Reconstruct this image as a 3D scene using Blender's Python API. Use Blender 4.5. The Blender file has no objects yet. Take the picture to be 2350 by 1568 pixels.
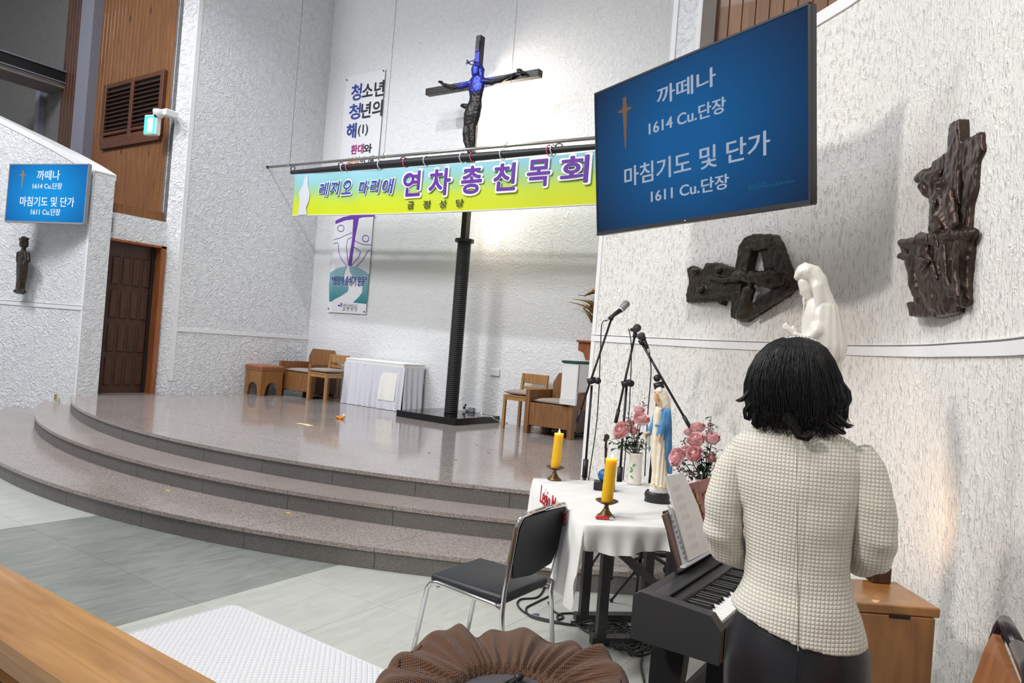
import bpy, bmesh, math, random
from mathutils import Vector, Matrix, noise as mnoise
random.seed(7)
SC = bpy.context.scene
COL = SC.collection
# ---------------------------------------------------------------- camera
F = 1650.0; YAW = math.radians(34); PITCH = math.radians(.35); ROLL = math.radians(4.5); EYE = 1.55
FW = Vector((-math.sin(YAW)*math.cos(PITCH), math.cos(YAW)*math.cos(PITCH), math.sin(PITCH)))
_r0 = Vector((math.cos(YAW), math.sin(YAW), 0)); _u0 = _r0.cross(FW)
RT = _r0*math.cos(ROLL) + _u0*math.sin(ROLL); UP = RT.cross(FW)
CAM = Vector((0, 0, EYE))
cd = bpy.data.cameras.new('camera'); cam = bpy.data.objects.new('camera', cd); COL.objects.link(cam)
cd.sensor_width = 36; cd.lens = F/2350*36; cd.clip_start = .05
cam.matrix_world = Matrix(((RT.x, UP.x, -FW.x, CAM.x), (RT.y, UP.y, -FW.y, CAM.y), (RT.z, UP.z, -FW.z, CAM.z), (0, 0, 0, 1)))
SC.camera = cam
# ---------------------------------------------------------------- world, lights, exposure
w = bpy.data.worlds.new('world'); SC.world = w; w.use_nodes = True
w.node_tree.nodes['Background'].inputs[0].default_value = (.92, .95, 1, 1)
w.node_tree.nodes['Background'].inputs[1].default_value = .30
SC.view_settings.view_transform = 'Standard'; SC.view_settings.look = 'None'
SC.view_settings.exposure = 0.10; SC.view_settings.gamma = 1; SC.view_settings.use_curve_mapping = False
SC.cycles.use_denoising = True
SC.cycles.use_adaptive_sampling = True; SC.cycles.adaptive_threshold = .03
SC.cycles.max_bounces = 6; SC.cycles.diffuse_bounces = 3; SC.cycles.glossy_bounces = 3
def lamp(name, kind, loc, aim, energy, color=(1, 1, 1), size=.3, sizey=None, angle=None, blend=.3):
    d = bpy.data.lights.new(name, kind); d.energy = energy; d.color = color
    if kind == 'AREA':
        d.size = size
        if sizey: d.shape = 'RECTANGLE'; d.size_y = sizey
    else:
        d.shadow_soft_size = size
    if angle: d.spot_size = math.radians(angle); d.spot_blend = blend
    o = bpy.data.objects.new(name, d); COL.objects.link(o); o.location = loc
    v = Vector(aim) - Vector(loc); o.rotation_euler = v.to_track_quat('-Z', 'Y').to_euler()
    return o
# spot lamps on the chancel ceiling, throwing the banner's shadow on the back wall
for x, e in ((-8.7, 500), (-5.6, 490)):
    lamp('chancel_spot', 'SPOT', (x, 4.0, 7.75), (x*.5-3.3, 8.0, .8), e, (.93, .96, 1), .10, angle=92, blend=.9)
# unseen ceiling panels filling the nave with light
lamp('nave_fill', 'AREA', (-5.0, 0.2, 8.0), (-5.0, .8, 0), 270, (.95, .97, 1), 2.2, 2.2)
lamp('nave_fill', 'AREA', (-10.5, .4, 8.0), (-10.6, 2.2, 0), 420, (.95, .97, 1), 2.0, 2.0)  # unseen panel added to brighten the left wall
lamp('nave_fill', 'AREA', (-1.8, -.8, 7.6), (-1.6, .6, 0), 110, (1, .98, .95), 1.6, 1.6)
lamp('nave_spot', 'SPOT', (-4.7, -4.6, 6.6), (-.9, 3.6, 1.5), 1800, (1, .96, .90), .40, angle=46, blend=.9)

# ---------------------------------------------------------------- pixel helpers (photo frame 2350x1568)
def ray(x, y): return FW + RT*((x-1175)/F) + UP*((784-y)/F)
def onz(x, y, z): d = ray(x, y); return CAM + d*((z-EYE)/d.z)
def onp(x, y, p, n): d = ray(x, y); n = Vector(n); return CAM + d*((Vector(p)-CAM).dot(n)/d.dot(n))
def atd(x, y, t): return CAM + ray(x, y)*t
def onY(x, y, Y): return onp(x, y, (0, Y, 0), (0, 1, 0))
def onX(x, y, X): return onp(x, y, (X, 0, 0), (1, 0, 0))
class Frame:
    """local frame: x to the right, y away from the viewer, z up; px() gives local coords of a pixel on plane y"""
    def __init__(s, o, ang=None, tilt=0.0):
        s.o = Vector(o)
        if ang is None: v = s.o - CAM; ang = math.atan2(v.y, v.x) - math.pi/2
        s.ang = ang; s.tilt = tilt
        s.M = Matrix.Translation(s.o) @ Matrix.Rotation(ang, 4, 'Z') @ Matrix.Rotation(tilt, 4, 'X')
        s.I = s.M.inverted(); s.yax = (s.M.to_3x3() @ Vector((0, 1, 0)))
    def px(s, x, y, d=0.0):
        return s.I @ onp(x, y, s.o + s.yax*d, s.yax)
    def mm(s):                                      # metres per pixel here
        return (s.o-CAM).dot(FW)/F

# ---------------------------------------------------------------- mesh helpers
class B:
    def __init__(s): s.bm = bmesh.new()
    def add(s, vs, fs, M=None):
        vv = [s.bm.verts.new(M @ Vector(v) if M else Vector(v)) for v in vs]
        for f in fs:
            try: s.bm.faces.new([vv[i] for i in f])
            except ValueError: pass
        return s
    def box(s, c, sz, M=None, bev=0.0, taper=1.0, seg=1):
        x, y, z = [q/2 for q in sz]; b = bmesh.new()
        vs = [b.verts.new((c[0]+sx*x*(taper if sz_ > 0 else 1), c[1]+sy*y*(taper if sz_ > 0 else 1), c[2]+sz_*z)) for sx in (-1, 1) for sy in (-1, 1) for sz_ in (-1, 1)]
        for f in ((0, 1, 3, 2), (4, 6, 7, 5), (0, 4, 5, 1), (2, 3, 7, 6), (0, 2, 6, 4), (1, 5, 7, 3)): b.faces.new([vs[i] for i in f])
        if bev: bmesh.ops.bevel(b, geom=b.edges[:], offset=bev, segments=seg, affect='EDGES', profile=.5)
        s.merge(b, M); return s
    def merge(s, b, M=None):
        b.verts.index_update()
        m = [s.bm.verts.new(M @ v.co if M else v.co) for v in b.verts]
        for f in b.faces:
            try: s.bm.faces.new([m[v.index] for v in f.verts])
            except ValueError: pass
        b.free()
    def tube(s, pts, r, seg=8, cap=True, flat=1.0, closed=False):
        pts = [Vector(p) for p in pts]; n = len(pts)
        rr = r if isinstance(r, (list, tuple)) else [r]*n
        rings = []; up = None
        for i, p in enumerate(pts):
            a = pts[(i-1) % n] if (i or closed) else p; b_ = pts[(i+1) % n] if (i < n-1 or closed) else p
            t = (b_-a)
            if t.length < 1e-9: t = Vector((0, 0, 1))
            t.normalize()
            if up is None: up = Vector((0, 0, 1)) if abs(t.z) < .9 else Vector((0, 1, 0))
            x = t.cross(up)
            if x.length < 1e-5: x = t.cross(Vector((1, 0, 0)))
            x.normalize(); y = x.cross(t).normalized(); up = y
            rings.append([s.bm.verts.new(p + x*math.cos(2*math.pi*k/seg)*rr[i] + y*math.sin(2*math.pi*k/seg)*rr[i]*flat) for k in range(seg)])
        for i in range(n if closed else n-1):
            A, C_ = rings[i], rings[(i+1) % n]
            for k in range(seg):
                try: s.bm.faces.new((A[k], A[(k+1) % seg], C_[(k+1) % seg], C_[k]))
                except ValueError: pass
        if cap and not closed:
            for R_ in (rings[0], rings[-1]):
                try: s.bm.faces.new(R_)
                except ValueError: pass
        return s
    def lathe(s, prof, c=(0, 0, 0), seg=24, M=None, sx=1.0, sy=1.0):
        rings = []
        for r, z in prof:
            rings.append([s.bm.verts.new((lambda v: M @ v if M else v)(Vector((c[0]+r*sx*math.cos(2*math.pi*k/seg), c[1]+r*sy*math.sin(2*math.pi*k/seg), c[2]+z)))) for k in range(seg)])
        for A, C_ in zip(rings, rings[1:]):
            for k in range(seg): s.bm.faces.new((A[k], A[(k+1) % seg], C_[(k+1) % seg], C_[k]))
        for R_ in (rings[0], rings[-1]):
            s.bm.faces.new(R_)
        return s
    def prism(s, poly, y0, y1, M=None):
        """polygon in local x,z extruded along y"""
        n = len(poly)
        vs = [(p[0], y0, p[1]) for p in poly] + [(p[0], y1, p[1]) for p in poly]
        fs = [list(range(n)), list(range(2*n-1, n-1, -1))] + [[i, (i+1) % n, n+(i+1) % n, n+i] for i in range(n)]
        return s.add(vs, fs, M)
    def slab(s, poly, z0, z1, M=None):
        n = len(poly)
        vs = [(p[0], p[1], z0) for p in poly] + [(p[0], p[1], z1) for p in poly]
        fs = [list(range(n)), list(range(2*n-1, n-1, -1))] + [[i, (i+1) % n, n+(i+1) % n, n+i] for i in range(n)]
        return s.add(vs, fs, M)
    def loft(s, secs, seg=20, M=None):
        """secs: (cx,cy,cz,rx,ry) ellipse sections stacked"""
        rings = []
        for cx, cy, cz, rx, ry in secs:
            rings.append([s.bm.verts.new((lambda v: M @ v if M else v)(Vector((cx+rx*math.cos(2*math.pi*k/seg), cy+ry*math.sin(2*math.pi*k/seg), cz)))) for k in range(seg)])
        for A, C_ in zip(rings, rings[1:]):
            for k in range(seg): s.bm.faces.new((A[k], A[(k+1) % seg], C_[(k+1) % seg], C_[k]))
        s.bm.faces.new(rings[0]); s.bm.faces.new(rings[-1]); return s
    def ball(s, c, r, seg=12, M=None):
        rx, ry, rz = r if isinstance(r, (tuple, list)) else (r, r, r)
        b = bmesh.new(); bmesh.ops.create_uvsphere(b, u_segments=seg, v_segments=max(6, seg//2+2), radius=1)
        T = Matrix.Translation(c) @ Matrix.Diagonal((rx, ry, rz, 1))
        s.merge(b, (M @ T) if M else T); return s
    def grid(s, nx, ny, fn, both=False):
        vs = [[s.bm.verts.new(fn(i/nx, j/ny)) for j in range(ny+1)] for i in range(nx+1)]
        for i in range(nx):
            for j in range(ny): s.bm.faces.new((vs[i][j], vs[i+1][j], vs[i+1][j+1], vs[i][j+1]))
        return s
    def mesh(s, name, smooth=False):
        bmesh.ops.recalc_face_normals(s.bm, faces=s.bm.faces[:])
        me = bpy.data.meshes.new(name); s.bm.to_mesh(me); s.bm.free()
        if smooth: me.polygons.foreach_set('use_smooth', [True]*len(me.polygons))
        return me
    def fuse(s, voxel, it=3, disp=None, dec=None):
        """merge everything into one continuous surface"""
        me = s.mesh('tmp'); o = bpy.data.objects.new('tmp', me); COL.objects.link(o)
        m = o.modifiers.new('r', 'REMESH'); m.mode = 'VOXEL'; m.voxel_size = voxel
        dg = bpy.context.evaluated_depsgraph_get(); dg.update()
        nm = bpy.data.meshes.new_from_object(o.evaluated_get(dg))
        bpy.data.objects.remove(o); bpy.data.meshes.remove(me)
        s.bm = bmesh.new(); s.bm.from_mesh(nm); bpy.data.meshes.remove(nm)
        for _ in range(it): bmesh.ops.smooth_vert(s.bm, verts=s.bm.verts[:], factor=.5, use_axis_x=True, use_axis_y=True, use_axis_z=True)
        if disp:
            s.bm.normal_update()
            for v in s.bm.verts: v.co += v.normal*disp(v.co)
        return s
def obj(name, b, mat, parent=None, smooth=False, M=None):
    me = b if isinstance(b, bpy.types.Mesh) else b.mesh(name, smooth)
    o = bpy.data.objects.new(name, me); COL.objects.link(o)
    if mat and not me.materials: me.materials.append(mat)
    if parent: o.parent = parent
    if M is not None: o.matrix_local = M
    return o
def autosmooth(o, ang=40):
    me = o.data; me.polygons.foreach_set('use_smooth', [True]*len(me.polygons))
    me.set_sharp_from_angle(angle=math.radians(ang))
    return o
def tag(o, label, cat, group=None):
    o['label'] = label; o['category'] = cat
    if group: o['group'] = group
    return o
def struct(o, label=None, cat=None):
    o['kind'] = 'structure'
    if label: o['label'] = label
    if cat: o['category'] = cat
    return o
def thing(name, label, cat, loc=(0, 0, 0), rotz=0.0, group=None, M=None):
    o = bpy.data.objects.new(name, None); COL.objects.link(o); o.empty_display_size = .1
    if M is not None: o.matrix_world = M
    else: o.location = loc; o.rotation_euler = (0, 0, rotz)
    return tag(o, label, cat, group)
def copy_thing(root, loc=None, rotz=None, label=None, group=None):
    r = root.copy(); COL.objects.link(r)
    if loc is not None: r.location = loc
    if rotz is not None: r.rotation_euler = (0, 0, rotz)
    if label: r['label'] = label
    if group: r['group'] = group
    for ch in list(root.children):
        c = ch.copy(); COL.objects.link(c); c.parent = r
        for g in ch.children:
            d = g.copy(); COL.objects.link(d); d.parent = c
    return r

# ---------------------------------------------------------------- materials
def nmat(name):
    m = bpy.data.materials.new(name); m.use_nodes = True; nt = m.node_tree
    return m, nt, nt.nodes['Principled BSDF']
def N(nt, t, **kw):
    n = nt.nodes.new(t)
    for k, v in kw.items():
        if k in n.inputs: n.inputs[k].default_value = v
        else: setattr(n, k, v)
    return n
def coords(nt, scale=(1, 1, 1), kind='Object', rot=(0, 0, 0)):
    tc = N(nt, 'ShaderNodeTexCoord'); mp = N(nt, 'ShaderNodeMapping'); mp.inputs['Scale'].default_value = scale; mp.inputs['Rotation'].default_value = rot
    nt.links.new(tc.outputs[kind], mp.inputs[0]); return mp.outputs[0]
def ramp(nt, fac, stops, interp='LINEAR'):
    r = N(nt, 'ShaderNodeValToRGB'); r.color_ramp.interpolation = interp
    e = r.color_ramp.elements
    while len(e) < len(stops): e.new(.5)
    for i, (p, c) in enumerate(stops): e[i].position = p; e[i].color = (*c, 1) if len(c) == 3 else c
    nt.links.new(fac, r.inputs[0]); return r.outputs[0]
def bump(nt, p, h, strength=.5, dist=.01):
    b = N(nt, 'ShaderNodeBump'); b.inputs['Strength'].default_value = strength; b.inputs['Distance'].default_value = dist
    nt.links.new(h, b.inputs['Height']); nt.links.new(b.outputs[0], p.inputs['Normal'])
def noise(nt, vec, scale, detail=3, rough=.5, dist=0.0):
    n = N(nt, 'ShaderNodeTexNoise'); n.inputs['Scale'].default_value = scale; n.inputs['Detail'].default_value = detail
    n.inputs['Roughness'].default_value = rough; n.inputs['Distortion'].default_value = dist
    nt.links.new(vec, n.inputs['Vector']); return n.outputs[0]
def math_(nt, op, a, b=None, clamp=False):
    m = N(nt, 'ShaderNodeMath', operation=op, use_clamp=clamp)
    for i, v in enumerate((a, b)):
        if v is None: continue
        if isinstance(v, (int, float)): m.inputs[i].default_value = v
        else: nt.links.new(v, m.inputs[i])
    return m.outputs[0]
def plain(name, c, rough=.5, metal=0.0, spec=.5, var=0.0, vs=30, bmp=0.0, bs=120, coat=0.0, sheen=0.0, sss=0.0):
    m, nt, p = nmat(name); p.inputs['Roughness'].default_value = rough; p.inputs['Metallic'].default_value = metal
    p.inputs['Specular IOR Level'].default_value = spec; p.inputs['Coat Weight'].default_value = coat
    p.inputs['Sheen Weight'].default_value = sheen
    v = coords(nt)
    if var:
        f = noise(nt, v, vs, 4)
        lo = [max(0, q*(1-var)) for q in c]; hi = [min(1, q*(1+var)) for q in c]
        nt.links.new(ramp(nt, f, [(.3, lo), (.7, hi)]), p.inputs['Base Color'])
    else: p.inputs['Base Color'].default_value = (*c, 1)
    if bmp: bump(nt, p, noise(nt, v, bs, 3), bmp, .003)
    if sss: p.inputs['Subsurface Weight'].default_value = sss; p.inputs['Subsurface Radius'].default_value = (.02, .01, .005)
    return m
def emis(name, c, s):
    m, nt, p = nmat(name); p.inputs['Base Color'].default_value = (*c, 1); p.inputs['Emission Color'].default_value = (*c, 1)
    p.inputs['Emission Strength'].default_value = s; p.inputs['Roughness'].default_value = .4; return m
def stucco(name, c, scale=9.0, strength=.8, dist=.03, stretch=(1, 1, 1), pits=0.0):
    m, nt, p = nmat(name); p.inputs['Roughness'].default_value = .55; p.inputs['Specular IOR Level'].default_value = .35
    v = coords(nt, stretch)
    a = noise(nt, v, scale, 3, .55, 1.4)
    b = noise(nt, v, scale*2.7, 2, .5, .8)
    r1 = math_(nt, 'ABSOLUTE', math_(nt, 'SUBTRACT', a, .5))
    r1 = math_(nt, 'MULTIPLY', r1, 2.6, True)
    h = math_(nt, 'ADD', r1, math_(nt, 'MULTIPLY', b, .45))
    col = None
    if pits:
        vv = coords(nt, (stretch[0]*1.0, stretch[1], stretch[2]*.4))
        pn = noise(nt, vv, scale*3.2, 2, .5, .3)
        pr = ramp(nt, pn, [(.56, (0, 0, 0)), (.66, (1, 1, 1))])
        h = math_(nt, 'SUBTRACT', h, math_(nt, 'MULTIPLY', pr, pits))
        col = ramp(nt, pr, [(0, c), (1, [q*.80 for q in c])])
    if col is not None: nt.links.new(col, p.inputs['Base Color'])
    else: p.inputs['Base Color'].default_value = (*c, 1)
    bump(nt, p, h, strength, dist); return m
def wood(name, c1, c2, axis=2, scale=6.0, rough=.4, knots=False, coat=0.0):
    m, nt, p = nmat(name); p.inputs['Roughness'].default_value = rough; p.inputs['Coat Weight'].default_value = coat
    st = [1.0, 1.0, 1.0]; st[axis] = .08
    v = coords(nt, st); oi = N(nt, 'ShaderNodeObjectInfo')
    ad = N(nt, 'ShaderNodeVectorMath', operation='ADD'); nt.links.new(v, ad.inputs[0])
    ms = N(nt, 'ShaderNodeVectorMath', operation='SCALE'); ms.inputs[0].default_value = (7, 5, 3); nt.links.new(oi.outputs['Random'], ms.inputs['Scale']); nt.links.new(ms.outputs[0], ad.inputs[1])
    f = noise(nt, ad.outputs[0], scale*6, 5, .6, .6)
    col = ramp(nt, f, [(.25, c2), (.6, c1), (.85, [min(1, q*1.15) for q in c1])])
    if knots:
        kv = coords(nt, (1, 1, .45)); ka = N(nt, 'ShaderNodeVectorMath', operation='ADD'); nt.links.new(kv, ka.inputs[0]); nt.links.new(ms.outputs[0], ka.inputs[1])
        vo = N(nt, 'ShaderNodeTexVoronoi'); vo.inputs['Scale'].default_value = 4.2; nt.links.new(ka.outputs[0], vo.inputs['Vector'])
        k = ramp(nt, vo.outputs['Distance'], [(.07, (.18, .10, .06)), (.15, (1, 1, 1))])
        mx = N(nt, 'ShaderNodeMix', data_type='RGBA', blend_type='MULTIPLY'); mx.inputs[0].default_value = 1
        nt.links.new(col, mx.inputs[6]); nt.links.new(k, mx.inputs[7]); col = mx.outputs[2]
    nt.links.new(col, p.inputs['Base Color']); bump(nt, p, f, .08, .004); return m
def granite(name, c, dark, light, rough, scale=130, wet=0.0):
    m, nt, p = nmat(name); p.inputs['Roughness'].default_value = rough
    v = coords(nt); a = noise(nt, v, scale, 2, .6); b = noise(nt, v, scale*2.3, 1, .5); s_ = noise(nt, v, 1.6, 3)
    col = ramp(nt, a, [(.36, dark), (.46, c), (.58, c), (.66, light)])
    m2 = N(nt, 'ShaderNodeMix', data_type='RGBA', blend_type='MULTIPLY'); m2.inputs[0].default_value = 1
    nt.links.new(col, m2.inputs[6]); nt.links.new(ramp(nt, b, [(.36, (.45, .43, .42)), (.47, (1, 1, 1))]), m2.inputs[7])
    m3 = N(nt, 'ShaderNodeMix', data_type='RGBA', blend_type='MULTIPLY'); m3.inputs[0].default_value = 1
    nt.links.new(m2.outputs[2], m3.inputs[6]); nt.links.new(ramp(nt, s_, [(.3, (.88, .86, .85)), (.7, (1, 1, 1))]), m3.inputs[7])
    nt.links.new(m3.outputs[2], p.inputs['Base Color']); return m
def marble_tile(name, c1, c2):
    m, nt, p = nmat(name); p.inputs['Roughness'].default_value = .28; p.inputs['Specular IOR Level'].default_value = .4
    v = coords(nt, (1.6, .35, 1)); oi = N(nt, 'ShaderNodeObjectInfo')
    ad = N(nt, 'ShaderNodeVectorMath', operation='ADD'); ms = N(nt, 'ShaderNodeVectorMath', operation='SCALE'); ms.inputs[0].default_value = (9, 4, 0)
    nt.links.new(oi.outputs['Random'], ms.inputs['Scale']); nt.links.new(v, ad.inputs[0]); nt.links.new(ms.outputs[0], ad.inputs[1])
    f = noise(nt, ad.outputs[0], 9, 5, .6, 1.2); g = noise(nt, coords(nt, kind='Object'), 260, 1)
    col = ramp(nt, f, [(.3, c2), (.65, c1)])
    mx = N(nt, 'ShaderNodeMix', data_type='RGBA', blend_type='MULTIPLY'); mx.inputs[0].default_value = .5
    nt.links.new(col, mx.inputs[6]); nt.links.new(ramp(nt, g, [(.3, (.8, .8, .8)), (.6, (1, 1, 1))]), mx.inputs[7])
    nt.links.new(mx.outputs[2], p.inputs['Base Color']); return m
def weave(name, c, per=.01, depth=.003, rough=.9, axes=(0, 2), var=.1, diag=False):
    """knitted or woven cloth: little bumps on a grid"""
    m, nt, p = nmat(name); p.inputs['Roughness'].default_value = rough; p.inputs['Specular IOR Level'].default_value = .15; p.inputs['Sheen Weight'].default_value = .2
    tc = N(nt, 'ShaderNodeTexCoord'); sp = N(nt, 'ShaderNodeSeparateXYZ')
    wob = noise(nt, tc.outputs['Object'], 25, 2)
    nt.links.new(tc.outputs['Object'], sp.inputs[0])
    k = 2*math.pi/per
    A, C_ = sp.outputs[axes[0]], sp.outputs[axes[1]]
    if diag: A, C_ = math_(nt, 'ADD', A, C_), math_(nt, 'SUBTRACT', C_, A)
    a = math_(nt, 'ABSOLUTE', math_(nt, 'SINE', math_(nt, 'ADD', math_(nt, 'MULTIPLY', A, k/2), math_(nt, 'MULTIPLY', wob, .8))))
    b = math_(nt, 'ABSOLUTE', math_(nt, 'SINE', math_(nt, 'ADD', math_(nt, 'MULTIPLY', C_, k/2), math_(nt, 'MULTIPLY', wob, .8))))
    h = math_(nt, 'MULTIPLY', math_(nt, 'POWER', a, .5), math_(nt, 'POWER', b, .5))
    f = math_(nt, 'ADD', math_(nt, 'MULTIPLY', h, .8), math_(nt, 'MULTIPLY', wob, .2))
    nt.links.new(ramp(nt, f, [(.1, [q*(1-2.2*var) for q in c]), (.75, c)]), p.inputs['Base Color'])
    bump(nt, p, h, .9, depth); return m

MW = stucco('stucco_white', (.80, .81, .83), 10, .85, .026)
MWF = stucco('stucco_back_wall', (.80, .80, .81), 14, .7, .016)
MWR = stucco('stucco_right_wall', (.82, .80, .765), 20, .6, .012, (1, 1, .75), .7)  # same white stucco, warm light tinted into its colour
MTRIM = plain('smooth_plaster', (.83, .83, .83), .5, var=.02, vs=8, bmp=.1, bs=20)
MGREY = plain('shade_grey_wall', (.16, .155, .15), .8, var=.08, vs=12)  # whitish wall, its lack of light put into the grey
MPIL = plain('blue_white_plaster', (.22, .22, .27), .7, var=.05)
MSOF = plain('brown_soffit', (.20, .17, .15), .8, var=.1, vs=5)
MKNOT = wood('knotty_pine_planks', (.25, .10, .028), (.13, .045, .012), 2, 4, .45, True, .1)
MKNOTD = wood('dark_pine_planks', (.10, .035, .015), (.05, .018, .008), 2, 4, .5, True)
MLOUV = wood('louvre_wood', (.12, .04, .018), (.06, .02, .01), 0, 4, .45)
MDOOR = wood('dark_door_wood', (.07, .024, .010), (.025, .009, .005), 2, 5, .4, False, .1)
MJAMB = wood('door_jamb_wood', (.34, .11, .035), (.18, .05, .015), 2, 5, .4)
MOAK = wood('chair_oak', (.44, .24, .09), (.28, .13, .04), 2, 5, .4, False, .1)
MOAKD = wood('armchair_oak', (.27, .125, .045), (.16, .065, .02), 2, 6, .45)
MOAKS = wood('stool_wood', (.33, .15, .045), (.2, .08, .02), 2, 5, .4, False, .1)
MPEW = wood('pew_wood', (.44, .235, .085), (.24, .105, .03), 0, 3.2, .32, False, .15)
MCAB = wood('cabinet_wood', (.36, .155, .04), (.22, .085, .02), 2, 4, .35, False, .2)
MGRT = granite('polished_granite', (.42, .37, .345), (.16, .14, .13), (.58, .55, .53), .09)
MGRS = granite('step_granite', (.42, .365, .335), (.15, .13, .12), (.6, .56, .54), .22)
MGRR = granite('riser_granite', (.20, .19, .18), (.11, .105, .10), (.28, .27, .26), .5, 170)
MTL = marble_tile('light_vinyl', (.56, .57, .53), (.47, .48, .44))
MTD = marble_tile('dark_vinyl', (.31, .33, .30), (.21, .23, .205))
MJOINT = plain('joint_grey', (.33, .33, .31), .8)
MBLK = plain('black_plastic', (.012, .012, .013), .45)
MBLKM = plain('black_metal', (.02, .02, .022), .35, .3)
MBLKG = plain('black_granite', (.008, .008, .009), .08, var=.3, vs=200)
MROPE = plain('black_cord', (.010, .010, .009), .6)
MIRON = plain('dark_bronze', (.022, .019, .018), .38, .5, var=.4, vs=20, bmp=.3, bs=30)
MBRZ = plain('brown_bronze', (.045, .026, .018), .33, .45, var=.45, vs=14, bmp=.5, bs=45)
MBRZ2 = plain('olive_bronze', (.038, .028, .018), .4, .4, var=.45, vs=14, bmp=.5, bs=45)
MSTEEL = plain('brushed_steel', (.5, .48, .44), .25, .9)
MCHROME = plain('chrome', (.7, .7, .7), .12, 1.0)
MWHITE = plain('white_plastic', (.75, .75, .75), .4)
MGREYP = plain('grey_plastic', (.3, .3, .32), .5)
MCLOTHW = plain('white_cloth', (.82, .82, .80), .85, var=.03, vs=6, bmp=.15, bs=300)
MSKIRT = plain('pale_lilac_skirt', (.70, .70, .76), .8, var=.03, vs=8, bmp=.1, bs=200)
MCREAM = plain('light_patch_cream', (.88, .86, .80), .8)
MCUSH = plain('taupe_cushion', (.33, .27, .235), .9, var=.1, vs=60, bmp=.3, bs=300)
MSEATB = plain('rust_leatherette', (.33, .11, .05), .5, var=.1)
MGREEN = plain('dark_green_felt', (.01, .06, .04), .8)
MSKIN = plain('skin', (.62, .38, .27), .5, sss=.1)
# ================================================================ SETTING
def emptyS(name, label=None):
    o = bpy.data.objects.new(name, None); COL.objects.link(o); o['kind'] = 'structure'
    if label: o['label'] = label
    return o
# floor: big vinyl tiles, a dark lane between light ones
fl = struct(obj('floor', B().box((-4, .9, -.03), (22, 12, .044)), MJOINT), 'pale and grey marbled vinyl tile floor of the nave')
TS = .7
def tile_mesh(nm, m):
    me = B().box((0, 0, 0), (TS-.0018, TS-.0018, .008)).mesh(nm); me.materials.append(m); return me
tl, td = tile_mesh('light_tile', MTL), tile_mesh('dark_tile', MTD)
for i in range(-9, 8):
    for j in range(-3, 4):
        cx, cy = -3.55+TS*(i+.5), 2.38+TS*(j+.5)
        if cy > 4.4: continue
        o = obj('floor_tile', td if -5.65 < cx < -3.55 else tl, None, fl); o.location = (cx, cy, -.004)
# curved steps
XC, RR = -6.55, 7.85
Y0 = (2.82, 3.43, 3.83)
def arc(k, x, off=0.0):
    r = RR - off
    return Y0[k] + RR - math.sqrt(max(.01, r*r-(x-XC)**2))
def arcpts(k, x0, x1, n, off=0.0): return [(x0+(x1-x0)*t/n, arc(k, x0+(x1-x0)*t/n, off)) for t in range(n+1)]
LIM = ((-11.55, -1.50), (-11.2, -1.95), (-10.02, -2.35))
for k in range(3):
    st = emptyS('sanctuary_step' if k < 2 else 'sanctuary_platform', ('lowest curved granite step below the sanctuary', 'middle curved granite step below the sanctuary', 'polished granite platform of the sanctuary')[k])
    x0, x1 = LIM[k]; n = 11; z = .15*(k+1)
    top = [(x0+(x1-x0)*q/40, arc(k, x0+(x1-x0)*q/40)+.03) for q in range(41)]
    core = B().slab(top + [(x1+.0, 8.6), (x0, 8.6)], -.01 if k == 0 else .15*k-.02, z-.032)
    obj('core', core, MJOINT, st)
    for q in range(n):
        a, b_ = x0+(x1-x0)*q/n+.002, x0+(x1-x0)*(q+1)/n-.002
        front = arcpts(k, a, b_, 6, .0)
        back = [(x, y+.028) for x, y in front]
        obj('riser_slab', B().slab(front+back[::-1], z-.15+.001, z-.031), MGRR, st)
        if k < 2:
            f2 = [(x, y-.014) for x, y in front]
            bk = arcpts(k+1, a, b_, 6, 0) if k < 2 else None
            bk = [(x, max(y+.03, arc(k, x)+.2)) for x, y in bk]
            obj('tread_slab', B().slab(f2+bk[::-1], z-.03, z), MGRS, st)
    if k == 2:
        S = .82; xs = [x0 + S*i for i in range(int((x1-x0)/S)+1)] + [x1]
        ys = [3.7+S*j for j in range(7)]
        for a, b_ in zip(xs, xs[1:]):
            a += .001; b_ -= .001
            if b_-a < .02: continue
            for c, d in zip(ys, ys[1:]):
                fr = [(x, max(c+.002, y-.014)) for x, y in arcpts(2, a, b_, 6)]
                if min(p[1] for p in fr) >= d-.03: continue
                kp_ = []
                for (xa, ya), (xb, yb) in zip(fr, fr[1:]):
                    if ya < d: kp_.append((xa, ya))
                    if (ya < d) != (yb < d): kp_.append((xa+(xb-xa)*(d-.002-ya)/(yb-ya), d-.002))
                if fr[-1][1] < d: kp_.append(fr[-1])
                obj('floor_slab', B().slab(kp_+[(kp_[-1][0], d-.001), (kp_[0][0], d-.001)], z-.03, z), MGRT, st)
# walls -----------------------------------------------------------
ZT = 8.6
XL, XR, YB = -10.0, -2.5, 8.45
struct(obj('wall_back', B().box(((XL+XR)/2, YB+.15, ZT/2+.2), (XR-XL+.6, .3, ZT-.4)), MWF), 'white stucco back wall behind the cross')
ls = B().slab([(XL, 5.94), (XL, YB+.3), (XL-.3, YB+.3), (XL-.3, 5.8), (XL-.13, 5.8)], .4, ZT)
lso = struct(obj('wall_left_side', ls, MW), 'white stucco side wall of the sanctuary')
zl = onX(490, 762, XL).z
obj('ledge_band', B().box((XL+.004, (6.01+YB)/2, zl), (.016, YB-6.01, .05)), MTRIM, lso)
obj('corner_band', B().box((XL+.004, 5.975, 4.5), (.012, .07, ZT-.9)), MTRIM, lso)
rs = B().slab([(XR-.05, 5.94), (XR-.05, YB+.3), (XR+.35, YB+.3), (XR+.35, 5.8), (XR+.27, 5.80)], .4, ZT)
rso = struct(obj('wall_right_side', rs, MW), 'white stucco pier and side wall right of the cross')
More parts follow.
